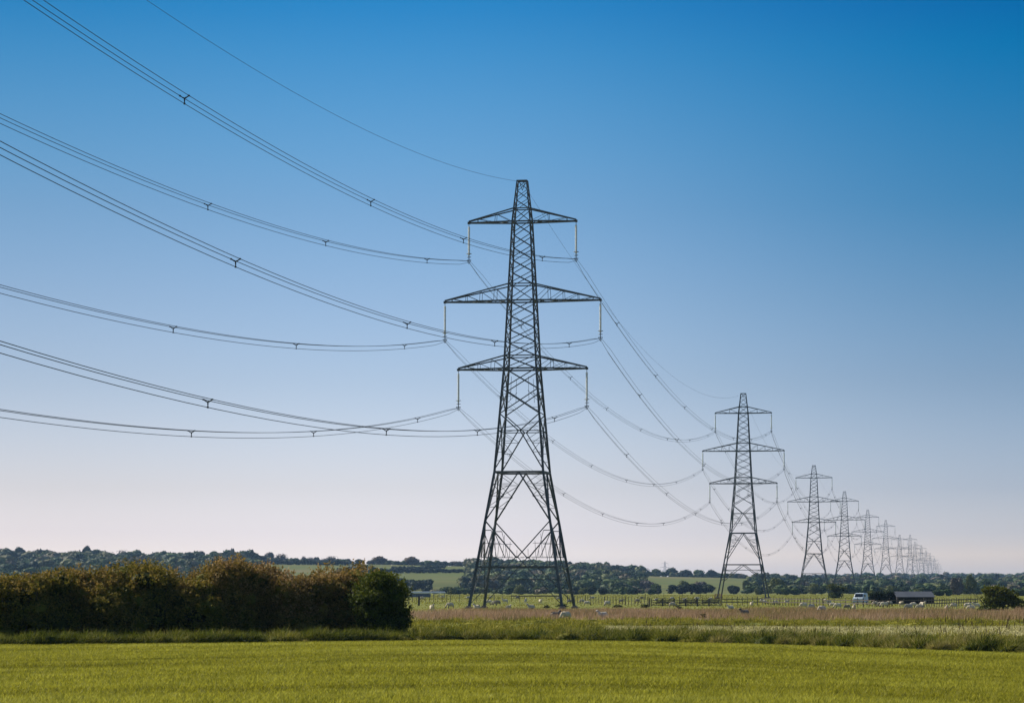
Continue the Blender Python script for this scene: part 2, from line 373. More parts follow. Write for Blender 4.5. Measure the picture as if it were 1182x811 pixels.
# hedge of hawthorn bushes on the left, ~132 m away
HB = [(-72,658,62,.45),(-30,661,60,.5),(15,661,56,.45),(52,658.5,54,.40),(97,655,58,.55),(133,660,48,.5),(163,653,56,.38),(202,656.5,54,.5),(229,662,46,.45),(257,649,58,.62),(297,652,60,.7),(336,659,54,.7),(368,661,50,.62),(395,655,50,.6),(434,658.5,62,.45)]
HL = ['cut by the left edge, olive top','far left, low rounded olive crown','yellow tinged crown under the lone dark dome tree','taller crown with yellow green tips','low brownish dip between two taller bushes','broad yellow olive crown with high top','reddish brown top left of the low dip','low olive gap bush','highest crown of the hedge, rusty brown top','broad rust coloured crown with pale sprays','low pinkish brown bush','olive brown low crown','thin reddish upright sprays on top']
for i, (px, yt, w, ti) in enumerate(HB):
    Y = 125.0; Y = float(edge((px-591)*Y/F))+9.4+1.0*math.sin(i*2.1) - (2.6 if i == len(HB)-1 else 0)
    x = (px-591)*Y/F; h = EYE+(679-(657+(yt-657)*1.5))*Y/F; wm = w*Y/F*(1.24 if i == len(HB)-1 else 1.5)
    t = empty('hawthorn_bush', (x, Y, 0))
    last = i == len(HB)-1
    if last: tag(t, 'rounded green hawthorn bush ending the hedge on its right', 'bush', 'bushes of the brown hedge')
    elif i == 0: tag(t, 'brown hedge bush beyond the left edge of the view', 'bush', 'bushes of the brown hedge')
    else: tag(t, 'hedge bush %s, %s' % (HL[i-1], 'number %s from the left' % ['one','two','three','four','five','six','seven','eight','nine','ten','eleven','twelve','thirteen'][i-1]), 'bush', 'bushes of the brown hedge')
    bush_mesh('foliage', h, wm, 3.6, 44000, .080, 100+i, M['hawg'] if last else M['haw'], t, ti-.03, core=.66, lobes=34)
    stems(h, wm, 50+i, t, 9)
# lone shrubs of the pasture
def shrub(px, ytop, ybase, w, m, label, seed, n=5000, grp=None, name='shrub', cat='bush', tint=.5):
    Y = F*EYE/(ybase-679); x = (px-591)*Y/F; h = EYE+(679-ytop)*Y/F; wm = w*Y/F
    t = tag(empty(name, (x, Y, 0)), label, cat, grp)
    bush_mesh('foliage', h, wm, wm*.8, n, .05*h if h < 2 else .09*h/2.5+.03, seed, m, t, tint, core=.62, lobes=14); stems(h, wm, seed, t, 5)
    return t
shrub(1153, 675.5, 706.5, 66, M['hawg'], 'large rounded dark green bush at the right edge of the pasture', 301, 16000)
shrub(1176, 690, 704, 20, M['hawg'], 'small low bush tucked against the large round bush', 302, 4000)
shrub(967, 672.5, 690, 25, M['hawg'], 'round yellow green bush left of the parked van', 303, 6000)
shrub(648, 694.5, 700.5, 17, M['hawg'], 'dark nettle clump around the right rear foot of the near pylon', 304, 2500, tint=.2)
shrub(631, 697, 701.5, 11, M['hawg'], 'small dark weed clump inside the feet of the near pylon', 305, 1500, tint=.2)
shrub(744, 696.5, 701, 15, M['hawg'], 'dark weed clump left of the hurdle pen', 306, 1500, tint=.2)
shrub(712, 697, 701, 16, M['hawg'], 'flat dark weed clump in front of the grey sheep', 307, 1500, tint=.2)
shrub(784, 698, 702.5, 8, M['hawg'], 'small dark weed clump at the front of the hurdle pen', 308, 1200, tint=.2)
shrub(1009, 680.5, 691.5, 22, M['t_olive'], 'ragged olive bush above the left end of the dark hedge', 311, 4000)
shrub(1023, 681, 691.5, 24, M['t_green'], 'dark green bush above the middle of the dark hedge', 312, 4000)
shrub(1036, 681.5, 691.5, 18, M['t_olive'], 'olive bush above the right end of the dark hedge', 313, 4000)
shrub(812, 707.5, 713, 10, M['haw'], 'brown clump standing in the pink reeds', 309, 1500, tint=.4)

# ------------------------------------------------------------------ pylons
PROF = [(0,5.45),(15.9,2.86),(28.0,1.90),(45.2,1.06),(50.0,.56)]
def bw(z): return float(np.interp(z, [p[0] for p in PROF], [p[1] for p in PROF]))
def fp(f, s, z):
    b = bw(z)
    return [(s*b,-b,z),(b,s*b,z),(-s*b,b,z),(-b,-s*b,z)][f]
ARMS = [(45.2,46.75,6.34,2),(35.95,37.9,9.2,4),(28.0,29.5,7.6,3)]
def tower_proto(detail=1.0, tall=True):
    root = empty('transmission_pylon')
    S1 = M['steel']
    for sx, sy in ((-1,-1),(1,-1),(1,1),(-1,1)):
        mb = MB(); zs = [.15,15.9,28,45.2,50]; ws = [.30,.25,.21,.16,.12]
        for i in range(4):
            a = (sx*bw(zs[i]), sy*bw(zs[i]), zs[i]); b = (sx*bw(zs[i+1]), sy*bw(zs[i+1]), zs[i+1])
            mb.beam(a, b, ws[i]*detail, w2=ws[i+1]*detail)
        mb.build('leg', S1, root)
        fm = MB(); fm.box((sx*5.45, sy*5.45, .05), (.8,.8,.3)); fm.box((sx*5.45, sy*5.45, .25), (.5,.5,.2)); fm.build('foundation', M['concrete'], root)
    mb = MB(); D = detail
    def ln(f, s1, z1, s2, z2, w): mb.beam(fp(f,s1,z1), fp(f,s2,z2), w*D)
    def xp(z1, z2, w):
        for f in range(4): ln(f,-1,z1,1,z2,w); ln(f,1,z1,-1,z2,w)
    def hz(z, w):
        for f in range(4): ln(f,-1,z,1,z,w)
    for a, b in zip(np.linspace(46.75,50,4)[:-1], np.linspace(46.75,50,4)[1:]): xp(a, b, .06)
    xp(45.2,46.75,.075)
    for zz in np.linspace(37.9,45.2,6)[:-1]: xp(zz, zz+7.3/5, .085)
    xp(35.95,37.9,.085)
    for zz in np.linspace(29.5,35.95,5)[:-1]: xp(zz, zz+6.45/4, .09)
    xp(28,29.5,.09); xp(25.6,28,.11); xp(22.7,25.6,.11)
    for z, w in ((50,.12),(46.75,.12),(45.2,.16),(37.9,.12),(35.95,.16),(29.5,.12),(28,.18),(20.7,.10),(15.9,.21))+(((4.85,.18),) if tall else ((8.2,.20),(6.9,.08))): hz(z, w)
    for f in range(4):
        for s in (-1,1):
            ln(f,s,22.7,s*.04,20.7,.12); ln(f,s*.04,20.7,s,16.2,.12)       # V then inverted V above the waist
            if tall:
                ln(f,s*.02,15.8,s,10.2,.14)                                 # inverted V of the legs
                ln(f,s,10.2,s*.02,6.0,.13)                                  # V below
                ln(f,s*.02,6.0,s,.5,.075)
            else:
                ln(f,s*.02,15.8,s,9.4,.13); ln(f,s*.03,8.1,s,4.2,.13); ln(f,s,6.9,s*.45,6.3,.06); ln(f,s,5.6,s*.68,5.5,.06); ln(f,s,6.9,s*.68,5.5,.05)
            # secondary lattice
            for z, q in ((25.0,.5),(23.4,.55)): ln(f,s,z,s*q,z,.045)
            ln(f,s*.5,27,s*.5,24.2,.04); ln(f,s,24.1,s*.45,25.4,.04)
            zs = [19.5,18.2,17.2]
            for z in zs:
                q = .04+(20.7-z)/4.5*.96; ln(f,s,z,s*q,z,.055)
            ln(f,s,20.7,s*(.04+.27*.96),19.5,.05); ln(f,s,19.5,s*(.04+.56*.96),18.2,.05)
            for z in ((14.5,13.1,11.8) if tall else (14.3,12.8,11.2)):
                q = .04+(15.8-z)/5.6*.96; ln(f,s,z,s*q,z,.065)
            ln(f,s,15.9,s*(.04+1.3/5.6*.96),14.5,.055); ln(f,s*(.04+1.3/5.6*.96),14.5,s,13.1,.055)
            ln(f,s,14.5,s*(.04+2.7/5.6*.96),13.1,.055); ln(f,s*(.04+2.7/5.6*.96),13.1,s,11.8,.055)
            if not tall: continue
            ln(f,s,9.1,s*.77,9.1,.09); ln(f,s,7.6,s*.44,7.6,.05); ln(f,s*.1,6.0,s,6.0,.045)
            ln(f,s,9.1,s*.62,6.0,.08); ln(f,s*.77,9.1,s*.45,4.85,.05); ln(f,s,9.1,s*.82,4.85,.06)
            for q in (.3,.5,.68): 
                zt = 6.0+(q-.1)/.9*4.2; ln(f,s*q,zt,s*q,6.0,.04)
            ln(f,s,3.4,s*.45,3.4,.055); ln(f,s,2.0,s*.72,2.0,.05); ln(f,s,4.85,s*.6,2.95,.05); ln(f,s,3.4,s*.75,2.1,.045)
        if tall: ln(f,-.05,6.0,.05,6.0,.16); ln(f,-1,3.4,1,3.4,.06)
    # horizontal diaphragms
    for z in ((15.9,4.85) if tall else (15.9,8.2)):
        b = bw(z); mb.beam((-b,0,z),(0,-b,z),.08*D); mb.beam((0,-b,z),(b,0,z),.08*D); mb.beam((b,0,z),(0,b,z),.08*D); mb.beam((0,b,z),(-b,0,z),.08*D)
    # earth wire clamp hanging in the peak
    mb.beam((-.35,0,49.9),(0,0,48.9),.06); mb.beam((.35,0,49.9),(0,0,48.9),.06); mb.beam((-.56,0,50),(.56,0,50),.1)
    mb.build('lattice', S1, root)
    for za, zt, Lr, nb in ARMS:
        for sx in (-1,1):
            am = MB(); ba = bw(za); bt = bw(zt); tip = (sx*Lr, 0, za)
            for sy in (-1,1):
                A = np.array((sx*ba, sy*ba, za)); T = np.array((sx*bt, sy*bt, zt)); E = np.array((sx*Lr, sy*.12, za)); E2 = E+(0,0,.18)
                am.beam(A, E, .17*D); am.beam(T, E2, .14*D)
                for k in range(nb):
                    u0 = k/(nb+.5); u1 = (k+1)/(nb+.5)
                    am.beam(A+(E-A)*u0, T+(E2-T)*u1, .05*D); am.beam(A+(E-A)*u1, T+(E2-T)*u1, .05*D)
            for k in range(nb+1):
                u0 = k/(nb+1); u1 = (k+1)/(nb+1)
                pa = np.array((sx*(ba+(Lr-ba)*u0), -ba*(1-u0), za)); pb = np.array((sx*(ba+(Lr-ba)*u1), ba*(1-u1)+.1, za))
                am.beam(pa, pb, .06*D); am.beam(pa*(1,-1,1), pb*(1,-1,1), .06*D)
            am.box((sx*Lr,0,za), (.30,.34,.26))
            am.build('crossarm', S1, root)
            # insulator string with grading ring
            im = MB(); zb = za-4.35; nS = 22; pts = []; rr = []
            for k in range(nS):
                z = za-.45-(3.4)*k/nS
                pts += [(sx*Lr,0,z),(sx*Lr,0,z-.05),(sx*Lr,0,z-.10)]; rr += [.09,.17,.09]
            im.tube(pts, np.array(rr), 8)
            ins = im.build('insulator', M['insul'], root, True)
            an = np.linspace(0,2*math.pi,14,endpoint=False)
            for q_, ra, rb in ((.75,.30,.22),(.35,.24,.18)):
                rm = MB(); rm.tube([(sx*Lr+ra*math.cos(q), rb*math.sin(q), zb+q_) for q in an], .03, 5, closed=True)
                rm.build('grading_ring', M['ring'], ins)
            rm = MB(); rm.beam((sx*Lr,0,za),(sx*Lr,0,za-.5),.06); rm.build('hanger', M['ring'], ins)
            rm = MB(); rm.beam((sx*Lr-.3,0,zb+.75),(sx*Lr+.3,0,zb+.75),.035)
            rm.beam((sx*Lr,0,zb+.9),(sx*Lr,0,zb-.25),.09); rm.beam((sx*Lr-.25,0,zb),(sx*Lr+.25,0,zb),.07)
            rm.beam((sx*Lr-.25,0,zb),(sx*Lr,0,zb-.45),.05); rm.beam((sx*Lr+.25,0,zb),(sx*Lr,0,zb-.45),.05)
            rm.build('clamp', M['ring'], ins)
    return root
ANG = math.atan(501/F)
proto = tower_proto(1.0); proto2 = tower_proto(1.0, False)
# (photo x of the body, relative distance, photo y of the top)
PY = [(603,1.0,209),(858,2.089,454),(939.5,3.25,537),(974.8,4.22,567),(1001.6,5.35,588),(1022.4,6.40,600),(1038.4,7.5,617),(1050.4,8.6,617),(1056,9.7,625),(1063.5,10.8,629),(1068.5,11.9,635),(1073.5,13.0,639),(1078.5,14.2,643.5),(1082,15.6,651)]
ORD = ['nearest and tallest','second','third','fourth','fifth','sixth','seventh','eighth','ninth','tenth','eleventh','twelfth','thirteenth','fourteenth']
pyl = []
for i, (px, k, yt) in enumerate(PY):
    Y = 333*k; X = (px-591)*Y/F; zb = gz(X, Y); zt = EYE+(679-yt)*Y/F
    s = (zt-zb)/50.0
    t = proto if i == 0 else proto2 if i == 1 else copy_fast(proto2)
    t.location = (X, Y, zb); t.rotation_euler = (0,0,-ANG); t.scale = (s if i == 0 else 1, s if i == 0 else 1, s)
    if i: t.scale = (1.08,1.08,s)
    lab = 'nearest and tallest lattice pylon, dark steel, standing at the edge of the reeds' if i == 0 else '%s steel lattice pylon from the left in the receding line%s' % (ORD[i], ', beside the wood' if i == 1 else '')
    if i == 13: lab = 'last and smallest lattice pylon where the receding line meets the horizon'
    tag(t, lab, 'pylon', 'pylons of the receding power line'); pyl.append((X, Y, zb, s, 1.08 if i else s))
# a lone pylon of another line, tiny on the skyline
t = copy_fast(proto2); Y = 5000; X = (767.5-591)*Y/F; zb = gz(X,Y); t.location = (X, Y, zb); t.scale = (1,1,(EYE+(679-647.5)*Y/F-zb)/50); t.rotation_euler = (0,0,.25)
tag(t, 'tiny lone pylon above the skyline trees between the two nearest pylons', 'pylon')

# ------------------------------------------------------------------ conductors
ca, sa = math.cos(ANG), math.sin(ANG)
P = [(-54.2,-30.0,0.0,1.0,1.0)] + pyl
def local(p, x, z): return np.array((p[0]+x*p[4]*ca, p[1]-x*p[4]*sa, p[2]+z*p[3]))
SIDE = {-1:'left', 1:'right'}; LEV = ['upper','middle','lower']
def span_label(what, i):
    if i == 0: return what + ' sweeping from the nearest pylon out past the left edge'
    return what + ' sagging between the %s and %s pylons' % ('nearest' if i == 1 else ORD[i-1], ORD[i])
SPX = {(0,1):(626,535,428,213),(0,-1):(493,376,240),(1,1):(657,571,470,272),(1,-1):(467,342,200),(2,1):(640,551,446,240),(2,-1):(482,362,221)}
TS0 = {}
for key, xs_ in SPX.items():
    a0 = local(P[1], key[1]*ARMS[key[0]][2], 0); b0 = local(P[0], key[1]*ARMS[key[0]][2], 0); L0 = []
    for q in xs_:
        g = (q-591)/F; L0.append((g*a0[1]-a0[0])/((b0[0]-a0[0])-g*(b0[1]-a0[1]))*367)
    while L0[-1] < 310: L0.append(L0[-1]+54)
    TS0[key] = L0
for i in range(len(P)-1):
    A, B = P[i], P[i+1]; nseg = 56 if i == 0 else (44 if i < 3 else 20)
    span = math.hypot(B[0]-A[0], B[1]-A[1]); u = np.array((B[1]-A[1], -(B[0]-A[0]), 0))/span
    for lv, (za, zt, Lr, nb) in enumerate(ARMS):
        for sx in (-1,1):
            a = local(A, sx*Lr, za-4.5); b = local(B, sx*Lr, za-4.5)
            sag = 10.6 if i == 0 else 10.3*(span/400)**2*1.05
            t = np.linspace(0,1,nseg+1)
            c = a + (b-a)*t[:,None]; c[:,2] -= sag*4*t*(1-t)
            root = tag(empty('conductor_bundle', tuple(b)), span_label('triple wire, %s %s arm,' % (LEV[lv], SIDE[sx]), i), 'power line', 'conductor bundles of the power line')
            offs = [(-.26,.12),(.26,.12),(0,-.33)]
            far = i > 3
            taper = np.clip(np.minimum(t, 1-t)*span/6, .35, 1)[:,None]
            for ox, oz in (offs if not far else offs):
                mb = MB(); mb.tube(c + (u*ox + np.array((0,0,oz)))*taper - b, .021 if i < 2 else .024, 4 if i < 3 else 3)
                mb.build('wire', M['wire'], root)
            if i < 5:
                # spacers
                d = span
                ts = TS0[lv,sx] if i == 0 else [30,80,125,178,232,285,335] if i != 1 else [38,90,140,195,248,300,345]
                for q in ts:
                    q = q/367*(1) if span < 420 else q/367
                    tt = 1-q if i == 0 else q
                    tt = tt + (.012*math.sin(7*lv+3*sx+q*40) if i else 0)
                    p = a+(b-a)*tt; p[2] -= sag*4*tt*(1-tt); p = p-b
                    sm = MB(); w = .055 if i < 2 else .07
                    for ox, oz in offs:
                        e = p+u*ox+np.array((0,0,oz)); mid = p+u*ox*.45+np.array((0,0,oz*.45-.03))
                        sm.beam(p+(0,0,-.03), mid, w*1.3); sm.beam(mid, e, w)
                        dr = (b-a)/np.linalg.norm(b-a); sm.beam(e-dr*.09, e+dr*.09, w*1.5)
                    sm.build('spacer', M['wire'], root)
    a = local(A, 0, 49.9); b = local(B, 0, 49.9); t = np.linspace(0,1,nseg+1); c = a+(b-a)*t[:,None]; c[:,2] -= (11.3 if i == 0 else 10.8*(span/400)**2)*4*t*(1-t)
    o = empty('earth_wire', tuple(b)); mb = MB(); mb.tube(c-b, .016, 4); mb.build('wire', M['wire'], o)
    tag(o, span_label('single thin peak wire', i), 'earth wire', 'earth wire spans of the power line')

# ------------------------------------------------------------------ woods and trees
def wood(name, label, spots, m, seed, nleaf=330):
    r = np.random.default_rng(seed); Vs=[]; Fs=[]; Ts=[]; off=0
    for (x, y, h, w) in spots:
        z = gz(x, y)
        ti = float(np.clip(r.normal(.40,.30), .0, 1))
        V, Fc = crown((x, y, z+h*.48), (w*.5, w*.5, h*.56), nleaf, h*.12, r, lobes=int(r.integers(5,12)), core=.8)
        Vs.append(V); Fs.append(Fc+off); off += len(V); Ts.append(np.full(len(V), ti))
    return tag(np_mesh(name, np.concatenate(Vs), np.concatenate(Fs), m, tint=np.concatenate(Ts)), label, 'wood', kind='stuff')
def fill(px0, px1, Y0, Y1, n, h=(6,10), test=None, seed=1):
    r = np.random.default_rng(seed); out = []
    # jittered so nearer rows cover further ones
    for k in range(n):
        Y = Y0+(Y1-Y0)*((k+.5)/n) + r.normal()*20; px = px0+(px1-px0)*((k*.61803398875+.03*r.normal()) % 1)
        if test and not test(px, Y): continue
        hh = r.uniform(*h); out.append(((px-591)*Y/F, Y, hh, hh*r.uniform(1.0,2.1)))
    return out
wood('woodland_left', 'dark mixed wood covering the hillside above the brown hedge', fill(-160,296,1330,2440,620,(5,10),None,11)+fill(-160,296,2360,2450,130,(3.5,6),None,31), M['wood_mix'], 21)
wood('woodland_centre', 'dark wood on the hillside behind the nearest pylon', fill(541,742,1400,2430,420,(4.5,8.5),lambda p,Y: not (p>700 and Y>1900 and Y<2250),12), M['wood_mix'], 22)
wood('woodland_right', 'mixed wood on the flat skyline behind the receding pylons', fill(862,1330,1500,2440,520,(3.5,6.8),lambda p,Y: not(1055<p<1100 and Y<2000),13), M['wood_mix'], 23)
wood('far_woodland', 'hazy blue far wood on the low ridge at the horizon', fill(880,1400,3500,4300,330,(6,10),None,14), M['wood_mix'], 24, 160)
rl = fill(286,862,2385,2440,330,(3,5),None,15)
wood('ridge_hedgerow', 'low dark hedgerow running along the top of the hill fields', rl, M['wood_mix'], 25, 160)
hl = []
for (x0,y0,x1,y1) in ((436,1900,560,1990),(470,1990,512,2150),(455,2020,480,2010),(290,2150,400,2200),(395,1700,412,2100)):
    for q in np.linspace(0,1,int(abs(x1-x0)/2.2)+6):
        Y = y0+(y1-y0)*q; hl.append(((x0+(x1-x0)*q-591)*Y/F, Y, 2.6+1.4*vnoise(q*9,y0,5), 4.5))
wood('field_hedgerow', 'thin dark hedges dividing the green hill fields', hl, M['t_dark'], 26, 120)
wood('hill_copse', 'dark blue copse on the slope behind the green end bush', fill(395,432,1450,1750,34,(7,10),None,16)+fill(455,496,1420,1500,16,(4,6.5),None,17), M['t_dark'], 27)
wood('plain_scrub', 'low scrub along the far edge of the sheep pasture', fill(495,760,1120,1300,90,(2.0,3.6),None,18)+fill(860,1330,1100,1300,120,(2.5,5),None,19)+fill(-100,470,1150,1300,60,(3,5),None,20), M['wood_mix'], 28, 200)

def tree_proto(kind, m, seed, n=900):
    r = np.random.default_rng(seed); t = empty({'conifer':'conifer_tree','bare':'bare_tree'}.get(kind,'broadleaf_tree'))
    if kind == 'dome': V, Fc = crown((0,0,.45),(.5,.5,.55),n,.085,r,10,.85)
    elif kind == 'bare': V, Fc = crown((0,0,.52),(.46,.46,.50),int(n*.75),.06,r,14,.3)
    elif kind == 'block': 
        Vs=[];Fs=[];o=0
        for q in np.linspace(-.42,.42,7):
            V, Fc = crown((q,0,.5+.03*r.normal()),(.13,.2,.5),n//4,.09,r,6,.9); Vs.append(V); Fs.append(Fc+o); o+=len(V)
        V = np.concatenate(Vs); Fc = np.concatenate(Fs)
    elif kind == 'conifer':
        C = []; 
        for q in range(n):
            z = r.random()**1.4; a = r.uniform(0,6.28); rr = .5*(1-z)**.9*(.6+.4*r.random()); C.append((math.cos(a)*rr, math.sin(a)*rr, .06+.94*z))
        V = tri_leaves(np.array(C), .10, r); Fc = np.arange(len(V)).reshape(-1,3)
    else: V, Fc = crown((0,0,.44),(.46,.46,.56),int(n*1.2),.08,r,13,.8)
    V[:,2] = np.maximum(V[:,2], .015)
    np_mesh('crown', V, Fc, m, t, tint=np.full(len(V), .5))
    mb = MB(); mb.tube([(0,0,-.03),(.01,0,.2),(0,.01,.45)], np.array([.035,.028,.018]), 6)
    for a in range(5):
        q = a*1.257; mb.tube([(0,0,.22+.04*a),(.16*math.cos(q),.16*math.sin(q),.5+.04*a),(.27*math.cos(q),.27*math.sin(q),.72)], np.array([.016,.010,.004]), 5)
    mb.build('trunk', M['bark'], t, True)
    return t
protos = {}
def T(px, yt, w, Y, kind, label, group='trees along the skyline', m=None):
    key = (kind, m)
    if key not in protos:
        protos[key] = tree_proto(kind, M[m], 400+len(protos)); t = protos[key]
    else: t = copy_fast(protos[key])
    X = (px-591)*Y/F; z = gz(X, Y); h = EYE+(679-yt)*Y/F-z; wm = w*Y/F
    t.location = (X, Y, z); t.scale = (wm, wm, h); t.rotation_euler = (0,0,(px*1.7) % 6.28)
    tag(t, label, 'tree', group); return t
SKY = [ # px, ytop, width, kind, material, words
 (24,630.5,14,'dome','t_dark','lone dark dome tree on the far left skyline'),
 (8,635,13,'tree','t_green','green crown at the left edge of the skyline'),
 (50,634,25,'tree','t_grey','wide greyish crown right of the lone dark dome'),
 (88,634.5,11,'tree','t_grey','small grey crown touching the dark square tree'),
 (99.5,629,10.5,'dome','t_dark','dark squarish evergreen, tallest on the left skyline'),
 (112,633.5,15,'tree','t_green','green crown just right of the dark squarish evergreen'),
 (126,635,14,'bare','t_grey','thin airy crown left of the bare grey tree'),
 (141,632.5,14,'bare','t_grey','bare grey tree halfway along the left skyline'),
 (158,636,13,'tree','t_brown','brown crown right of the bare grey tree'),
 (178,639,16,'bare','t_grey','low bare crown above the dip in the left skyline'),
 (217,638,4,'conifer','t_dark','small pointed conifer on the left skyline'),
 (230.5,634,13,'tree','t_grey','rounded grey green crown beside the small conifer'),
 (247,635.5,15,'tree','t_green','broad green crown left of the slim poplar'),
 (259,636,11,'tree','t_grey','greyish crown touching the slim poplar'),
 (268,630.5,4.5,'tree','t_grey','slim upright poplar standing above its neighbours'),
 (278.5,635,13,'tree','t_olive','grey green crown right of the slim poplar'),
 (290,641,10,'tree','t_dark','low dark crown before the hill fields'),
 (301,640,15,'tree','t_dark','dark blue crown at the top left of the hill fields'),
 (311.5,635.5,12,'tree','t_grey','tall grey crown on the hill field ridge'),
 (325,637,14,'bare','t_grey','pale bare crown on the hill field ridge'),
 (333,645,18,'tree','t_brown','dark brown tree hanging below the hill ridge'),
 (350.5,640,5,'bare','t_grey','first thin tree of the ridge row'),
 (358.5,641.5,9,'bare','t_grey','second thin tree of the ridge row'),
 (366,641.5,6,'tree','t_grey','narrow tree in the middle of the ridge row'),
 (374,643,8,'bare','t_grey','small airy tree in the ridge row'),
 (383,640,14,'bare','t_grey','wide airy tree at the right end of the ridge row'),
 (398,646,5,'tree','t_green','tiny tree alone after the ridge row'),
 (414.5,644.5,10,'tree','t_dark','small dark crown above the ridge hedge'),
 (427,646.5,8,'tree','t_grey','low crown left of the big brown ridge tree'),
 (438,641,19,'tree','t_brown','big brown crown on the ridge above the green end bush'),
 (450,646,11,'tree','t_green','green crown right of the big brown ridge tree'),
 (475,641.5,19,'tree','t_brown','big brown crown over the green hill fields'),
 (487,647,7,'tree','t_dark','small dark crown over the green hill fields'),
 (496,646.5,11,'tree','t_green','first green crown of the group left of the nearest pylon'),
 (504,646.5,10,'tree','t_olive','second crown of the group left of the nearest pylon'),
 (513,647,9,'tree','t_dark','dark end crown of the group left of the nearest pylon'),
 (528,646.5,18,'tree','t_grey','greyish crown at the left leg of the nearest pylon'),
 (541,649.5,10,'tree','t_grey','small crown just left of the nearest pylon'),
 (563,645.5,20,'tree','t_dark','dark crown seen between the left legs of the nearest pylon'),
 (590,646,18,'tree','t_green','crown seen under the middle of the nearest pylon'),
 (612,645.5,20,'tree','t_grey','brownish grey crown seen inside the nearest pylon'),
 (636,647,20,'tree','t_dark','dark crown seen between the right legs of the nearest pylon'),
 (659,649,18,'tree','t_grey','grey crown just right of the nearest pylon'),
 (675,648.5,16,'tree','t_green','green crown right of the nearest pylon'),
 (692,650.5,16,'tree','t_olive','olive crown on the wood slope right of the nearest pylon'),
 (708,651.5,14,'tree','t_dark','dark crown near the end of the centre wood'),
 (720,653,12,'tree','t_dark','last dark crown of the centre wood'),
 (744,654,13,'bare','t_grey','pale bare tree left of the tiny lone pylon'),
 (757,656,12,'tree','t_green','crown just left of the tiny lone pylon'),
 (775,654,16,'tree','t_dark','dark crown right of the tiny lone pylon'),
 (791,656.5,14,'tree','t_dark','first of the three round ridge crowns'),
 (806,657,14,'tree','t_green','middle of the three round ridge crowns'),
 (821,656.5,13,'tree','t_dark','last of the three round ridge crowns'),
 (838,663,12,'bare','t_brown','bare reddish crown at the left leg of the second pylon'),
 (852,661,18,'tree','t_dark','dark crown inside the second pylon'),
 (876,664,14,'tree','t_green','crown seen through the second pylon legs'),
 (886,661.5,16,'tree','t_grey','grey green crown right of the second pylon'),
 (915,664,4,'conifer','t_dark','small pointed conifer between the second and third pylons'),
 (973,664,15,'tree','t_grey','grey crown behind the fourth pylon'),
 (1000,662.5,20,'tree','t_green','broad green crown behind the fifth pylon'),
 (1088,662,16,'tree','t_dark','hazy crown where the power line meets the horizon'),
 (1138,662.5,18,'tree','t_green','green crown left of the tallest right hand tree'),
 (1151,660.5,7,'tree','t_dark','narrow tallest tree on the right skyline'),
 (1163,664,12,'tree','t_grey','low grey crown near the right edge of the skyline'),
 (1181,663.5,14,'tree','t_dark','crown cut by the right edge of the skyline'),
]
for px, yt, w, kd, m, lab in SKY: T(px, yt, w*1.12, 2425 if px > 850 else 2390+40*math.sin(px), kd, lab, m=m)
MID = [
 (712,667,24,1500,'tree','t_grey','wide grey green crown at the foot of the centre wood'),
 (722,671,22,1420,'tree','t_green','dark green dome at the foot of the centre wood'),
 (746,668,20,1480,'tree','t_grey','purplish bare crown right of the green dome'),
 (757,673,15,1300,'tree','t_green','green crown left of the clipped evergreen block'),
 (731,678,20,1150,'tree','t_brown','low reddish brown bush at the far pasture edge'),
 (790,669.5,18,1330,'tree','t_olive','olive crown behind the clipped evergreen block'),
 (807,669,18,1330,'tree','t_grey','greyish crown behind the clipped evergreen block'),
 (798,673,50,1200,'block','t_dark','long dark clipped evergreen block between the two nearest pylons'),
 (847,675,24,1200,'block','t_dark','short dark evergreen block inside the second pylon'),
 (861,669,14,1400,'tree','t_olive','yellow olive crown seen inside the second pylon'),
 (897,666.5,26,1150,'tree','t_olive','broad olive tree right of the second pylon'),
 (906,677,14,1050,'tree','t_green','small dark green tree under the broad olive tree'),
 (917,678,13,1050,'tree','t_green','small dark green tree left of the third pylon'),
 (928,670,16,1400,'tree','t_grey','grey green crown behind the third pylon'),
 (941,673,20,1100,'tree','t_olive','olive tree at the right leg of the third pylon'),
 (978,665,17,1700,'tree','t_grey','rounded pale crown above the yellow green bush'),
 (1012,676,22,1150,'tree','t_olive','low olive scrub tree above the parked van'),
 (1030,675,22,1100,'tree','t_olive','olive scrub tree over the dark hedge by the van'),
 (1062,678,18,1050,'tree','t_olive','low olive tree over the grey shed roof'),
 (1084,680,17,900,'tree','t_green','low green thicket right of the long shed'),
 (1094,679,12,900,'tree','t_green','round green bush left of the paired tall trees'),
 (1105,664,17,1000,'tree','t_grey','left one of the paired tall trees, bare brownish top'),
 (1119.5,662.5,16,1000,'tree','t_olive','right one of the paired tall trees, leafy green'),
 (1137,667,18,1300,'tree','t_green','round dark green tree above the large right bush'),
 (1180,679,18,900,'tree','t_green','low green crown at the right edge behind the large bush'),
 (587,675.5,13,1150,'tree','t_green','low round bush under the left half of the nearest pylon'),
 (601,674.5,16,1120,'tree','t_olive','olive bush under the middle of the nearest pylon'),
 (620,676,15,1150,'tree','t_green','low bush under the right half of the nearest pylon'),
 (521,677,12,1130,'tree','t_olive','olive bush right of the white roofed shed'),
 (536,678.5,12,1130,'tree','t_green','green bush left of the nearest pylon feet'),
 (674,678,14,1100,'tree','t_olive','olive bush right of the nearest pylon feet'),
 (683.5,675.5,12,1100,'tree','t_dark','dark pointed bush in the far pasture hedge'),
 (695,677,11,1100,'tree','t_dark','dark round bush in the far pasture hedge'),
]
for px, yt, w, Y, kd, m, lab in MID: T(px, yt, w, Y, kd, lab, 'trees along the far side of the pasture', m)

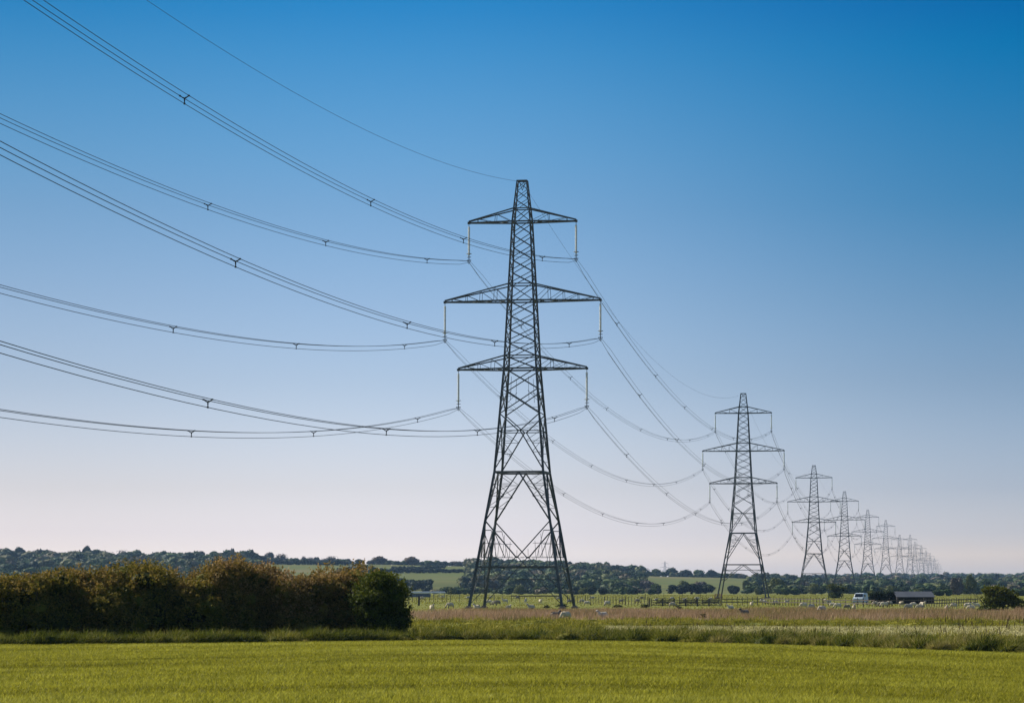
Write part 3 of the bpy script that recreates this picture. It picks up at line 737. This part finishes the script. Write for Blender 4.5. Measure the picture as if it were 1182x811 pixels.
# ------------------------------------------------------------------ grass
def blades(X, Y, H, W, tint, r, lean=.35, curve=True):
    n = len(X); a = r.uniform(0, 2*math.pi, n); l = r.normal(size=(n,2))*lean*H[:,None]*.6; l[:,0] += .12*H
    bx = np.cos(a)*W/2; by = np.sin(a)*W/2; Zb = np.zeros(n)-.02
    b0 = np.stack([X-bx, Y-by, Zb],1); b1 = np.stack([X+bx, Y+by, Zb],1)
    tip = np.stack([X+l[:,0], Y+l[:,1], H],1)
    V = np.stack([b0,b1,tip],1).reshape(-1,3)
    return V, np.repeat(tint, 3)
def stuff_grass(name, label, V, ti, m, cat='grass'):
    o = np_mesh(name, V, np.arange(len(V)).reshape(-1,3), m, tint=ti); return tag(o, label, cat, kind='stuff')
# crop: 36 m .. edge
r = np.random.default_rng(5)
n = 1000000; Yq = 36+(130-36)*r.random(n)**.85; Xq = (r.random(n)*2-1)*(Yq*.235+3)
v = edge(Xq)-Yq; keep = v > .15
Xq, Yq, v = Xq[keep], Yq[keep], v[keep]
row = vnoise(Xq/14, v/1.0, 2)*.35+vnoise(Xq/45, v/3.2, 9)*.40+vnoise(Xq/3, v/2.2, 77)*.25
tr = np.minimum(np.abs((v-9.5) % 24-1.0), np.abs((v-9.5) % 24-3.0)); row = row*(1-.75*np.exp(-(tr/.32)**2)*(vnoise(Xq/6, v*0, 61) > .25))
fine = vnoise(Xq/1.2, v/.5, 4)
keep = r.random(len(Xq)) < (.45+.75*row)
Xq, Yq, v, row, fine = [q[keep] for q in (Xq,Yq,v,row,fine)]
# tramline gaps parallel to the field edge
H = (.045+.075*row+.035*fine)*(.75+.5*r.random(len(Xq)))
W = .011+.00036*Yq
V, ti = blades(Xq, Yq, H, W*(.8+.6*r.random(len(Xq))), -.05+1.1*row, r, lean=1.1)
stuff_grass('crop_blades', 'bright yellow green young cereal crop covering the foreground field', V, ti, M['crop'], 'crop')
# verge tussocks
def hummocks(C, rx, h, r, nb, hb, wb, ti):
    """solid grassy mounds with short blades bristling along their normals"""
    iv, fi = ico(); Vs=[]; Ts=[]; Fs=[]; off=0
    for (x, y), a, b, t_ in zip(C, rx, h, ti):
        j = 1+.14*r.normal(size=(len(iv),1)); lean = .25*b
        v = iv*(a*r.uniform(.8,1.3), a*r.uniform(.7,1.1), b)*(.80*j); v[:,0] += np.maximum(v[:,2],0)*.35
        Vs.append(v+(x, y, 0)); Fs.append(fi+off); off += len(iv); Ts.append(np.full(len(iv), t_-.18))  # core tinted darker than its blades: painted shade in the gaps
        k = r.integers(0, len(iv), nb); k = k[iv[k,2] > -.15]; p = v[k]+(x,y,0)+r.normal(size=(len(k),3))*a*.16; n_ = iv[k]+(.35,0,.45)+.45*r.normal(size=(len(k),3))
        n_ /= np.linalg.norm(n_, axis=1)[:,None]; sd_ = np.cross(n_, r.normal(size=(len(k),3))); sd_ /= np.linalg.norm(sd_, axis=1)[:,None]
        q = np.stack([p-sd_*wb/2, p+sd_*wb/2, p+n_*hb*(.5+r.random((len(k),1)))],1).reshape(-1,3)
        Vs.append(q); Fs.append(np.arange(len(q)).reshape(-1,3)+off); off += len(q); Ts.append(np.repeat(t_+.10+.18*r.normal(size=len(q)//3), 3))
    return np.concatenate(Vs), np.concatenate(Fs), np.concatenate(Ts)
def tussocks(C, nb, h, w, wb, r, sp=1.0):
    """C: (k,2) centres, h per tussock"""
    k = len(C); X = np.repeat(C[:,0], nb); Y = np.repeat(C[:,1], nb); hh = np.repeat(h, nb)
    a = r.uniform(0,2*math.pi,k*nb); q = np.sqrt(r.random(k*nb)); ww = np.repeat(w, nb)
    rx = np.cos(a)*q*ww*.5; ry = np.sin(a)*q*ww*.5
    n = k*nb; H = hh*(.55+.45*r.random(n))*(1-.45*q**2)
    dx = np.cos(a)*q*sp*hh*.75+.12*hh; dy = np.sin(a)*q*sp*hh*.6
    p = r.uniform(0,2*math.pi,n); bx = np.cos(p)*wb/2; by = np.sin(p)*wb/2
    X0 = X+rx; Y0 = Y+ry
    b0 = np.stack([X0-bx,Y0-by,np.full(n,-.02)],1); b1 = np.stack([X0+bx,Y0+by,np.full(n,-.02)],1)
    m0 = np.stack([X0+dx*.35-bx*.8,Y0+dy*.35-by*.8,H*.72],1); m1 = np.stack([X0+dx*.35+bx*.8,Y0+dy*.35+by*.8,H*.72],1)
    tp = np.stack([X0+dx,Y0+dy,H*(1-.25*r.random(n))],1)
    V = np.stack([b0,b1,m1, b0,m1,m0, m0,m1,tp],1).reshape(-1,3)
    return V
r = np.random.default_rng(6); C = []; hs = []; ws = []
for k in range(620):
    x = r.uniform(-34,34); right = float(sstep((x+2)/10)); dep = 3.0+right*9
    d = r.random()**1.1*dep; C.append((x, edge(x)+.25+d)); 
    q = vnoise(x/1.3, d/1.6, 8); hs.append((.10+(.26+.14*right)*q**1.6+.18*right*q)*(.55+.75*vnoise(x/.55, d/3, 19)**1.2)*(1.0 if d < 6 else .8)*(.55 if vnoise(x/.9, d/1.2, 18) < .38 else 1)); ws.append(.45+.7*q)
C = np.array(C); hs = np.array(hs)*(.85+.3*r.random(len(hs))); V = tussocks(C, 200, hs, np.array(ws), .026, r)
ti = np.repeat(np.clip(.10+.42*vnoise(C[:,0]/2.5, C[:,1]/2, 12)+.40*sstep((C[:,0]+2)/12)*(vnoise(C[:,0]/1.6, C[:,1]/2, 71) > .4)+.16*r.normal(size=len(C)),0,1), 200*9)
stuff_grass('verge_grass', 'rough tussocky grass verge along the edge of the crop field', V, ti, M['verge'])
C = []; a_ = []; h_ = []; t_ = []
for k in range(760):
    x = r.uniform(-32,32); rt = float(sstep((x+2)/12)); d = (r.random()**1.5)*(2.6+rt*8)+.25; q = r.random()**1.5
    C.append((x, edge(x)+d)); h_.append((.16+.30*q)*(1+.25*rt)); a_.append(.22+.45*q); t_.append(-.05+.5*r.random()+.40*rt*(r.random() < .55))
V, Fc, ti = hummocks(C, a_, np.array(h_)*.9, r, 760, .26, .022, t_)
tag(np_mesh('verge_tussocks', V, Fc, M['verge'], tint=ti), 'lumpy grass tussocks casting dark shade along the crop edge', 'grass', kind='stuff')
C = []; a_ = []; h_ = []; t_ = []
for k in range(900):
    Y_ = 124+82*r.random(); x = r.uniform(-.24,.24)*Y_
    if Y_ < edge(x)+3 or (x > 5 and 132 < Y_ < 176): continue
    q = r.random()**2; C.append((x, Y_)); h_.append(.07+.18*q); a_.append(.25+.7*q); t_.append(.1+.7*r.random())
V, Fc, ti = hummocks(C, a_, np.array(h_)*.8, r, 260, .24, .035, t_)
tag(np_mesh('grass_hummocks', V, Fc, M['rush'], tint=ti), 'scattered grassy hummocks in the uneven strip before the reeds', 'grass', kind='stuff')
# rough green grass behind the verge, in front of the reeds
def scatter(n, Y0, Y1, half, r, x0=None):
    Y = Y0+(Y1-Y0)*r.random(n); X = (r.random(n)*2-1)*(Y*half)+0; return X, Y
X, Y = scatter(150000, 118, 210, .26, r); k = (Y > edge(X)+2.5) & ~((X > 5) & (Y > 134+3*np.sin(X*.3)) & (Y < 175+2*np.sin(X*.2)) & (r.random(len(X)) < .93))
X, Y = X[k], Y[k]; q = vnoise(X/2.6, Y/5, 31)*.6+vnoise(X/.8, Y/1.6, 32)*.4
V, ti = blades(X, Y, .03+.40*q**3, np.full(len(X),.06), .85-.7*q+.2*r.normal(size=len(X)), r)
stuff_grass('rough_grass', 'uneven green grass strip between the verge and the pink reeds', V, ti, M['rush'])
X, Y = scatter(60000, 130, 178, .26, r); k = (X > 3) & (Y > edge(X)+10); X, Y = X[k], Y[k]
V, ti = blades(X, Y, .05+.09*r.random(len(X)), np.full(len(X),.06), .9*r.random(len(X)), r, lean=.9)
stuff_grass('straw_grass', 'pale straw coloured dry grass strip behind the right verge', V, ti, M['straw'])
X, Y = scatter(170000, 200, 306, .25, r); q = vnoise(X/5, Y/12, 41); k = (r.random(len(X)) < .35+.8*q) & (Y > 203+9*vnoise(X/2.5,X*0,42)) & (Y < 303-22*vnoise(X/6,X*0,43)) & (r.random(len(X)) < .35+1.0*sstep((X+10)/14)); X, Y, q = X[k], Y[k], q[k]
V, ti = blades(X, Y, (.18+.45*q*(.5+.8*r.random(len(X))))*(.7+.6*vnoise(X/1.5,Y/3,46)), np.full(len(X),.05), -.05+.55*vnoise(X/7,Y/18,47)+.35*r.random(len(X)), r, lean=.5)
stuff_grass('reed_grass', 'pinkish brown dry reeds in a band across the pasture edge', V, ti, M['reed'], 'reeds')
X, Y = scatter(90000, 296, 1100, .25, r); q = vnoise(X/14, Y/30, 51)*.5+vnoise(X/3,Y/8,52)*.5
V, ti = blades(X, Y, (.05+.30*q**3)*(1+.0004*Y), .10+.0002*Y, .2+.5*q, r)
stuff_grass('pasture_grass', 'short tufted grass of the flat sheep pasture', V, ti, M['rush'])
# tall seed stalks over the straw strip at the right
st = MB(); rr = random.Random(3)
Vs = []
for k in range(150):
    x = rr.uniform(6,24) if k % 3 else rr.uniform(15.5,20); y = edge(x)+rr.uniform(2,10); h = rr.uniform(.55,1.05)*(1.25 if x > 15 else .9); dx = rr.uniform(-.1,.16)
    Vs += [(x-.006,y,0),(x+.006,y,0),(x+dx,y,h), (x+dx-.018,y,h-.13),(x+dx+.018,y,h-.12),(x+dx*1.1,y,h+.08), (x+dx,y-.03,h-.15),(x+dx,y+.03,h-.13),(x+dx*1.1,y,h+.07)]
stuff_grass('dock_stalks', 'thin dead seed stalks rising from the right end of the verge', np.array(Vs), np.full(len(Vs),.9), M['t_brown'], 'stalks')

# ------------------------------------------------------------------ fences, pens, sheds, van
def at(px, yb): Y = F*EYE/(yb-679); return (px-591)*Y/F, Y
def fence(name, pts, label, h=1.15, step=3.0, rails=(), wires=(.35,.65,.95), pw=.08, thick=()):
    root = tag(empty(name, (pts[0][0], pts[0][1], 0)), label, 'fence'); o = np.array(root.location)
    wm = MB(); cnt = 0
    for (a, b) in zip(pts[:-1], pts[1:]):
        a = np.array((*a,0.)); b = np.array((*b,0.)); l = np.linalg.norm(b-a); n = max(1, round(l/step))
        for k in range(n+1):
            if k == 0 and cnt: continue
            p = a+(b-a)*k/n-o; hh = h*(.9+.2*rr.random()); pm = MB(); w = pw*(1.6 if cnt % 7 == 0 else 1)
            pm.beam(p+(0,0,-.1), p+(rr.uniform(-.05,.05),rr.uniform(-.05,.05),hh), w, w2=w*.85); pm.build('post', M['wood'], root); cnt += 1
        for z in wires: wm.beam(a-o+(0,0,z), b-o+(0,0,z), .014)
        for z in rails:
            rm = MB(); rm.beam(a-o+(0,0,z), b-o+(0,0,z+.02), .11); rm.build('rail', M['wood'], root)
    if wires: wm.build('fence_wire', M['wire'], root)
    return root
fence('wire_fence', [at(440,695),at(520,694.2),at(600,694)], 'post and wire fence crossing the pasture left of the nearest pylon', 1.25, 1.7)
fence('wire_fence', [at(655,696),at(748,699)], 'post and wire fence between the nearest pylon and the hurdle pen', 1.2, 2.4)
fence('rail_fence', [at(833,698.5),at(880,698),at(950,699.5)], 'dark post and rail fence across the feet of the second pylon', 1.15, 1.5, rails=(.45,.9), wires=())
fence('rail_fence', [at(950,699.7),at(1010,700.5),at(1060,700.5),at(1128,698.5)], 'dark post and rail fence in front of the van and long shed', 1.1, 1.6, rails=(.45,.85), wires=())
fence('wire_fence', [at(745,691.5),at(830,691.5)], 'far row of fence posts behind the hurdle pen', 1.3, 4.2)
def hurdle(px, yb, L, rz, label):
    x, y = at(px, yb); root = tag(empty('sheep_hurdle', (x, y, 0), rz), label, 'hurdle', 'wooden hurdles of the sheep pen')
    for s in (-1,1):
        mb = MB(); mb.beam((s*L/2,0,-.05),(s*L/2,0,1.05),.11); mb.build('post', M['wood'], root)
    mb = MB()
    for z in (.15,.35,.55,.78): mb.beam((-L/2,0,z),(L/2,0,z),.085)
    mb.build('rails', M['wood'], root)
    mb = MB(); mb.beam((-L/2,.03,.15),(L/2,.03,.78),.06); mb.beam((0,.03,.1),(0,.03,.85),.06); mb.build('brace', M['wood'], root)
HN = ['leftmost hurdle of the sheep pen','second hurdle of the sheep pen from the left','third hurdle of the sheep pen from the left','fourth hurdle of the sheep pen from the left','fifth hurdle of the sheep pen from the left','rightmost hurdle of the sheep pen']
for k in range(6): hurdle(758+k*13.4, 699.3, 1.45, rr.uniform(-.12,.12), HN[k])
for k, nm in enumerate(['left','middle','right']): hurdle(768+k*26, 696.3, 2.6, rr.uniform(-.1,.1), 'hurdle at the %s of the rear side of the sheep pen' % nm)
x, y = at(749.5, 700); mb = MB(); mb.beam((0,0,-.1),(.03,0,1.15),.17); o = mb.build('gate_post', M['wood']); o.location = (x,y,0); tag(o, 'stout weathered gate post at the left corner of the sheep pen', 'post')
x, y = at(483.5, 698.5); mb = MB(); mb.beam((0,0,-.1),(.03,0,1.3),.26); o = mb.build('gate_post', M['wood']); o.location = (x,y,0); tag(o, 'stout brown gate post standing near the green end bush', 'post')
# feed rail under the near pylon
x, y = at(618, 690.5); root = tag(empty('feed_trough', (x,y,0)), 'long low dark feed trough seen between the pylon legs', 'trough')
mb = MB(); mb.box((0,0,.62),(11.5,.5,.22)); mb.build('trough_box', M['wood'], root)
for q in (-5,-2.5,0,2.5,5): mb = MB(); mb.beam((q,0,-.05),(q,0,.55),.12); mb.build('leg', M['wood'], root)
# long low shed
x, y = at(1057, 696.3)
root = tag(empty('long_shed', (x,y,0), .03), 'low dark shed with slate grey sheet roof behind the rail fence', 'shed')
L1 = 42*y/F
mb = MB(); mb.box((0,1.7,.55),(L1,2.4,1.3)); mb.build('wall', M['tarred'], root)
mb = MB(); zl, zh = 1.0, 1.85
mb.add([(-L1/2-.2,-.25,zl),(L1/2+.2,-.25,zl),(L1/2+.2,3.1,zh),(-L1/2-.2,3.1,zh),(-L1/2-.2,-.25,zl+.05),(L1/2+.2,-.25,zl+.05),(L1/2+.2,3.1,zh+.05),(-L1/2-.2,3.1,zh+.05)],[(3,2,1,0),(4,5,6,7),(0,1,5,4),(1,2,6,5),(2,3,7,6),(3,0,4,7)]); mb.build('roof', M['roof'], root)
for q in np.linspace(-L1/2+.1, L1/2-.1, 5): mb = MB(); mb.beam((q,-.1,-.05),(q,-.1,1.0),.12); mb.build('post', M['tarred'], root)
for k, (px, yt) in enumerate(((1008,684.5),(1014.5,683.6),(1021,684.2),(1028,683.8),(1034,684.6))):  # dark leaf colour stands in for the shade under the olive bushes
    shrub(px, yt-1.5, 696.2, 15, M['t_dark'], '%s dark bush from the left in the clipped hedge right of the parked van' % ['first','second','third','fourth','last'][k], 330+k, 5000, 'dark hedge beside the van')
# white roofed shed at left
x, y = at(488, 689.0); root = tag(empty('white_roofed_shed', (x,y,0)), 'long low shed with thin white roof right of the green end bush', 'shed'); L2 = 52*y/F
mb = MB(); mb.box((-.06*L2,1.2,.55),(L2*.46,2.0,1.0)); mb.build('wall', M['greywall'], root)
mb = MB(); mb.box((0,1.2,1.30),(L2,2.6,.30)); mb.box((0,1.2,1.5),(L2*.98,1.4,.14)); mb.build('roof', M['white_roof'], root)
for q in np.linspace(-L2/2+.2, L2/2-.2, 9): mb = MB(); mb.beam((q,.1,-.05),(q,.1,1.16),.14); mb.build('post', M['greywall'], root)
# small red gate
x, y = at(829, 691.3); root = tag(empty('field_gate', (x,y,0)), 'small faded red gate left of the second pylon feet', 'gate')
for s in (-1,1): mb = MB(); mb.beam((s*.7,0,-.05),(s*.7,0,1.25),.14); mb.build('post', M['redpaint'], root)
mb = MB(); [mb.beam((-.7,0,z),(.7,0,z),.09) for z in (.3,.6,.9,1.15)]; mb.build('rails', M['redpaint'], root)
# pale van, front to the left
x, y = at(992.5, 697.4); van = tag(empty('parked_van', (x,y,0), R(66), 1.0), 'small pale blue white van parked at the left end of the dark hedge', 'van')
prof = [(-1.15,.32),(-1.2,.62),(-1.14,.95),(-.62,1.08),(-.30,1.62),(.05,1.70),(1.55,1.70),(1.72,1.55),(1.78,.9),(1.75,.32)]
mb = MB(); Vv = []
for s in (-1,1):
    for (a, z) in prof: Vv.append((a, s*(.76 if z < 1.1 else .76-.12*(z-1.1)/.6), z))
k = len(prof); mb.add(Vv, [tuple(range(k))[::-1], tuple(range(k,2*k))]+[(i,(i+1)%k,(i+1)%k+k,i+k) for i in range(k)])
vb = mb.build('body', M['van'], van)
bv = vb.modifiers.new('bevel','BEVEL'); bv.width = .05; bv.segments = 2
mb = MB(); mb.add([(-.60,-.60,1.12),(-.60,.60,1.12),(-.335,.56,1.60),(-.335,-.56,1.60),(-.63,-.60,1.13),(-.63,.60,1.13),(-.365,.56,1.61),(-.365,-.56,1.61)],[(0,1,2,3),(7,6,5,4),(0,4,5,1),(1,5,6,2),(2,6,7,3),(3,7,4,0)]); mb.build('windscreen', M['glass'], van)
for s in (-1,1):
    mb = MB(); mb.box((.08,s*.745,1.30),(.62,.03,.36)); mb.build('window', M['glass'], van)
    mb = MB(); mb.box((-1.19,s*.55,.80),(.06,.24,.16)); mb.build('headlight', M['lamp'], van)
    for xx in (-.72,1.2):
        an = np.linspace(0,2*math.pi,20,endpoint=False)
        mb = MB(); mb.tube([(xx,s*.62,.31),(xx,s*.66,.31),(xx,s*.78,.31),(xx,s*.80,.31)], np.array([.26,.31,.31,.27]), 20)
        w = mb.build('wheel', M['tyre'], van, False)
        mb = MB(); mb.tube([(xx,s*.79,.31),(xx,s*.815,.31)], .17, 14); mb.build('rim', M['metal'], w)
mb = MB(); mb.box((-1.21,0,.42),(.10,1.5,.16)); mb.build('bumper', M['metal'], van)

# ------------------------------------------------------------------ sheep
def skin_mesh(name, verts, edges, radii, mats, paint):
    me = bpy.data.meshes.new(name); me.from_pydata(verts, edges, []); o = bpy.data.objects.new(name, me); col.objects.link(o)
    sm = o.modifiers.new('skin','SKIN'); sm.use_smooth_shade = True
    for v, q in zip(me.skin_vertices[0].data, radii): v.radius = q if isinstance(q, tuple) else (q, q)
    me.skin_vertices[0].data[0].use_root = True
    ss = o.modifiers.new('sub','SUBSURF'); ss.levels = 2; ss.render_levels = 2
    dg = bpy.context.evaluated_depsgraph_get(); m2 = bpy.data.meshes.new_from_object(o.evaluated_get(dg))
    bpy.data.objects.remove(o); m2.name = name
    m2.materials.clear()
    for m in mats: m2.materials.append(m)
    for p in m2.polygons: p.material_index = paint(p.center); p.use_smooth = True
    return m2
def sheep_mesh(pose, fleece, face):
    # spine runs along +X (head); units metres
    lie = pose == 'lying'; g = pose == 'grazing'; z0 = .36 if lie else .62
    v = [(-.02,0,z0),(.28,0,z0+.01),(-.34,0,z0+.01),(-.50,0,z0-.03),(.44,0,z0+.08)]
    rad = [.27,.25,.26,.17,.17]; e = [(0,1),(0,2),(2,3),(1,4)]
    if g: head = [(.60,0,.42),(.70,0,.24),(.78,0,.08)]
    else: head = [(.55,0,z0+.26),(.60,0,z0+.36),(.76,0,z0+.27)]
    b = len(v); v += head; rad += [.11,.095,.055]; e += [(4,b),(b,b+1),(b+1,b+2)]
    hb = head[1]
    for s in (-1,1):
        k = len(v); v.append((hb[0]-.02, s*.15, hb[2]+.05)); rad.append(.028); e.append((b+1,k))
    if not lie:
        for xx, par in ((.27,1),(-.36,2)):
            for s in (-1,1):
                k = len(v); dx = .03 if xx > 0 else -.05
                v += [(xx,s*.13,.40),(xx+dx,s*.13,.22),(xx,s*.13,.02)]; rad += [.075,.04,.035]; e += [(par,k),(k,k+1),(k+1,k+2)]
    else:
        for xx, par in ((.30,1),(-.30,2)):
            for s in (-1,1):
                k = len(v); v += [(xx,s*.2,.12),(xx+.22,s*.22,.05)]; rad += [.09,.045]; e += [(par,k),(k,k+1)]
    def paint(c):
        if (c.z < (.10 if lie else .34) and abs(c.y) > .06 and not g) or (g and c.z < .34 and c.x < .5): return 1
        if g: return 1 if (c.x > .56 and c.z < .36) else 0
        return 1 if (c.x > .52 and c.z > z0+.22) else 0
    me = skin_mesh('sheep', v, e, rad, [fleece, face], paint)
    r = np.random.default_rng(4)      # woolly lumps
    co = np.empty(len(me.vertices)*3, np.float32); me.vertices.foreach_get('co', co); co = co.reshape(-1,3)
    body = (co[:,2] > (z0-.2)) & (co[:,0] < .5)
    co[body] *= (1+.05*(vnoise(co[body,0]*14, co[body,1]*14+co[body,2]*9, 6)-.5))[:,None]; me.vertices.foreach_set('co', co.ravel()); me.update()
    return me
SM = {}
for ps in ('standing','grazing','lying'):
    for fl in ('pale','dull'):
        SM[ps,fl] = sheep_mesh(ps, M['fleece'] if fl == 'pale' else M['fleece_dirty'], M['faceW'] if fl == 'pale' and ps != 'grazing' else M['face'])
CL = [ # cluster words, then sheep (px, y centre, pose, fleece, heading deg)
 ('left of the nearest pylon', [(486.7,689.5,'g','p',10),(498.5,700.3,'s','p',-70),(511,688,'g','p',170),(520,697.6,'g','p',200),(540,688,'l','p',0),(551,698,'l','p',160)]),
 ('among those seen between the pylon legs', [(563.8,694.3,'g','p',0),(571,694.7,'g','p',180),(574.5,694.8,'g','d',180),(583.4,693,'s','p',190),(586.3,697.8,'l','p',30),(606.5,692.5,'s','p',80),(566,688,'g','p',0),(613.5,697.8,'l','p',200),(623.8,693,'s','p',-60),(597,689,'g','d',20),(645,689.5,'g','p',180)]),
 ('right of the nearest pylon', [(657,693,'s','d',0),(672,692.5,'g','p',180),(677,694.8,'g','p',0),(684,689.5,'g','p',170),(701.3,695.3,'g','p',215),(717,692.5,'s','d',0),(735.5,692.3,'g','d',20),(741,689.3,'g','d',180)]),
 ('around the hurdle pen', [(757,690.2,'l','p',0),(776,689.6,'g','p',180),(775.5,696.3,'g','p',0),(790,690,'l','p',20),(805,690.3,'g','p',180),(843.7,698,'l','p',180),(820,690.5,'g','p',0)]),
 ('by the fence between the second and third pylons', [(867.5,695.8,'s','p',-80),(880,692,'g','p',200),(882,693.8,'g','p',0),(895.7,694.5,'g','p',180),(860,703.8,'l','d',-160),(908,692,'l','p',0),(928,697.5,'g','p',180),(936,698.8,'g','p',20)]),
 ('between the third pylon and the van', [(949.2,701,'g','p',200),(951.5,692.5,'s','p',-70),(956.6,694,'s','p',200),(960.5,696.8,'g','p',0),(967.4,698,'g','p',180),(977,698.8,'g','d',0),(985.7,700,'s','p',-80)]),
 ('in front of the long shed', [(1009.4,695.6,'g','p',0),(1017.2,696.2,'g','p',180),(1021,696.6,'g','p',180),(1027,695.9,'g','p',200),(1040,695.8,'s','p',-60),(1049.2,699.6,'g','p',200),(1053.6,696.8,'g','p',0),(1064.5,696.8,'s','p',-50),(1062,699.3,'g','p',180)]),
 ('left of the large right bush', [(1092.6,700.5,'s','p',-80),(1101.5,697.8,'g','p',180),(1116.6,698,'g','p',0),(1121,700.3,'g','p',180),(1127.5,697.8,'s','p',180)]),
 ('half hidden in the pink reeds', [(653.6,708.6,'g','p',215),(696.2,706.5,'l','p',200),(640.0,706.0,'l','d',20)]),
]
PW = {'s':'standing','g':'grazing','l':'lying'}; FW = {'p':'pale','d':'dull'}; NW = ['leftmost','second from left','third from left','fourth from left','fifth from left','sixth from left','seventh from left','eighth from left','ninth from left','tenth from left','eleventh from left','twelfth']
for words, L_ in CL:
    L_ = sorted(L_)
    for k, (px, yc, ps, fl, hd) in enumerate(L_):
        Y = F*EYE/(max(yc, 687)-679)
        for _ in range(4): hpx = .45*F/Y; Y = F*EYE/(yc+hpx-679)
        o = bpy.data.objects.new('sheep', SM[PW[ps],FW[fl]]); col.objects.link(o)
        s = .78*rr.uniform(.88,1.10); o.scale = (s,s,s); o.location = ((px-591)*Y/F, Y, -.01); o.rotation_euler = (0,0,R(hd)+rr.uniform(-.2,.2))
        nm = 'rightmost' if k == len(L_)-1 else NW[k]
        tag(o, '%s %s sheep %s, %s there' % ('white' if fl == 'p' else 'greyish brown', PW[ps], words, nm), 'sheep', 'sheep grazing in the flat pasture')

# ------------------------------------------------------------------ haze
mb = MB(); mb.box((0, 3900, 29), (8700, 8700, 62)); hz_ = mb.build('haze', [])
hm = bpy.data.materials.new('haze_air'); hm.use_nodes = True; t = hm.node_tree; t.nodes.clear()
o = N(t,'ShaderNodeOutputMaterial'); pv = N(t,'ShaderNodeVolumePrincipled'); pv.inputs['Density'].default_value = .000045
pv.inputs['Color'].default_value = (.42,.66,1.0,1); pv.inputs['Anisotropy'].default_value = .2
t.links.new(pv.outputs[0], o.inputs['Volume']); hz_.data.materials.append(hm); tag(hz_, 'thin pale haze over the flat land', 'haze', kind='stuff')
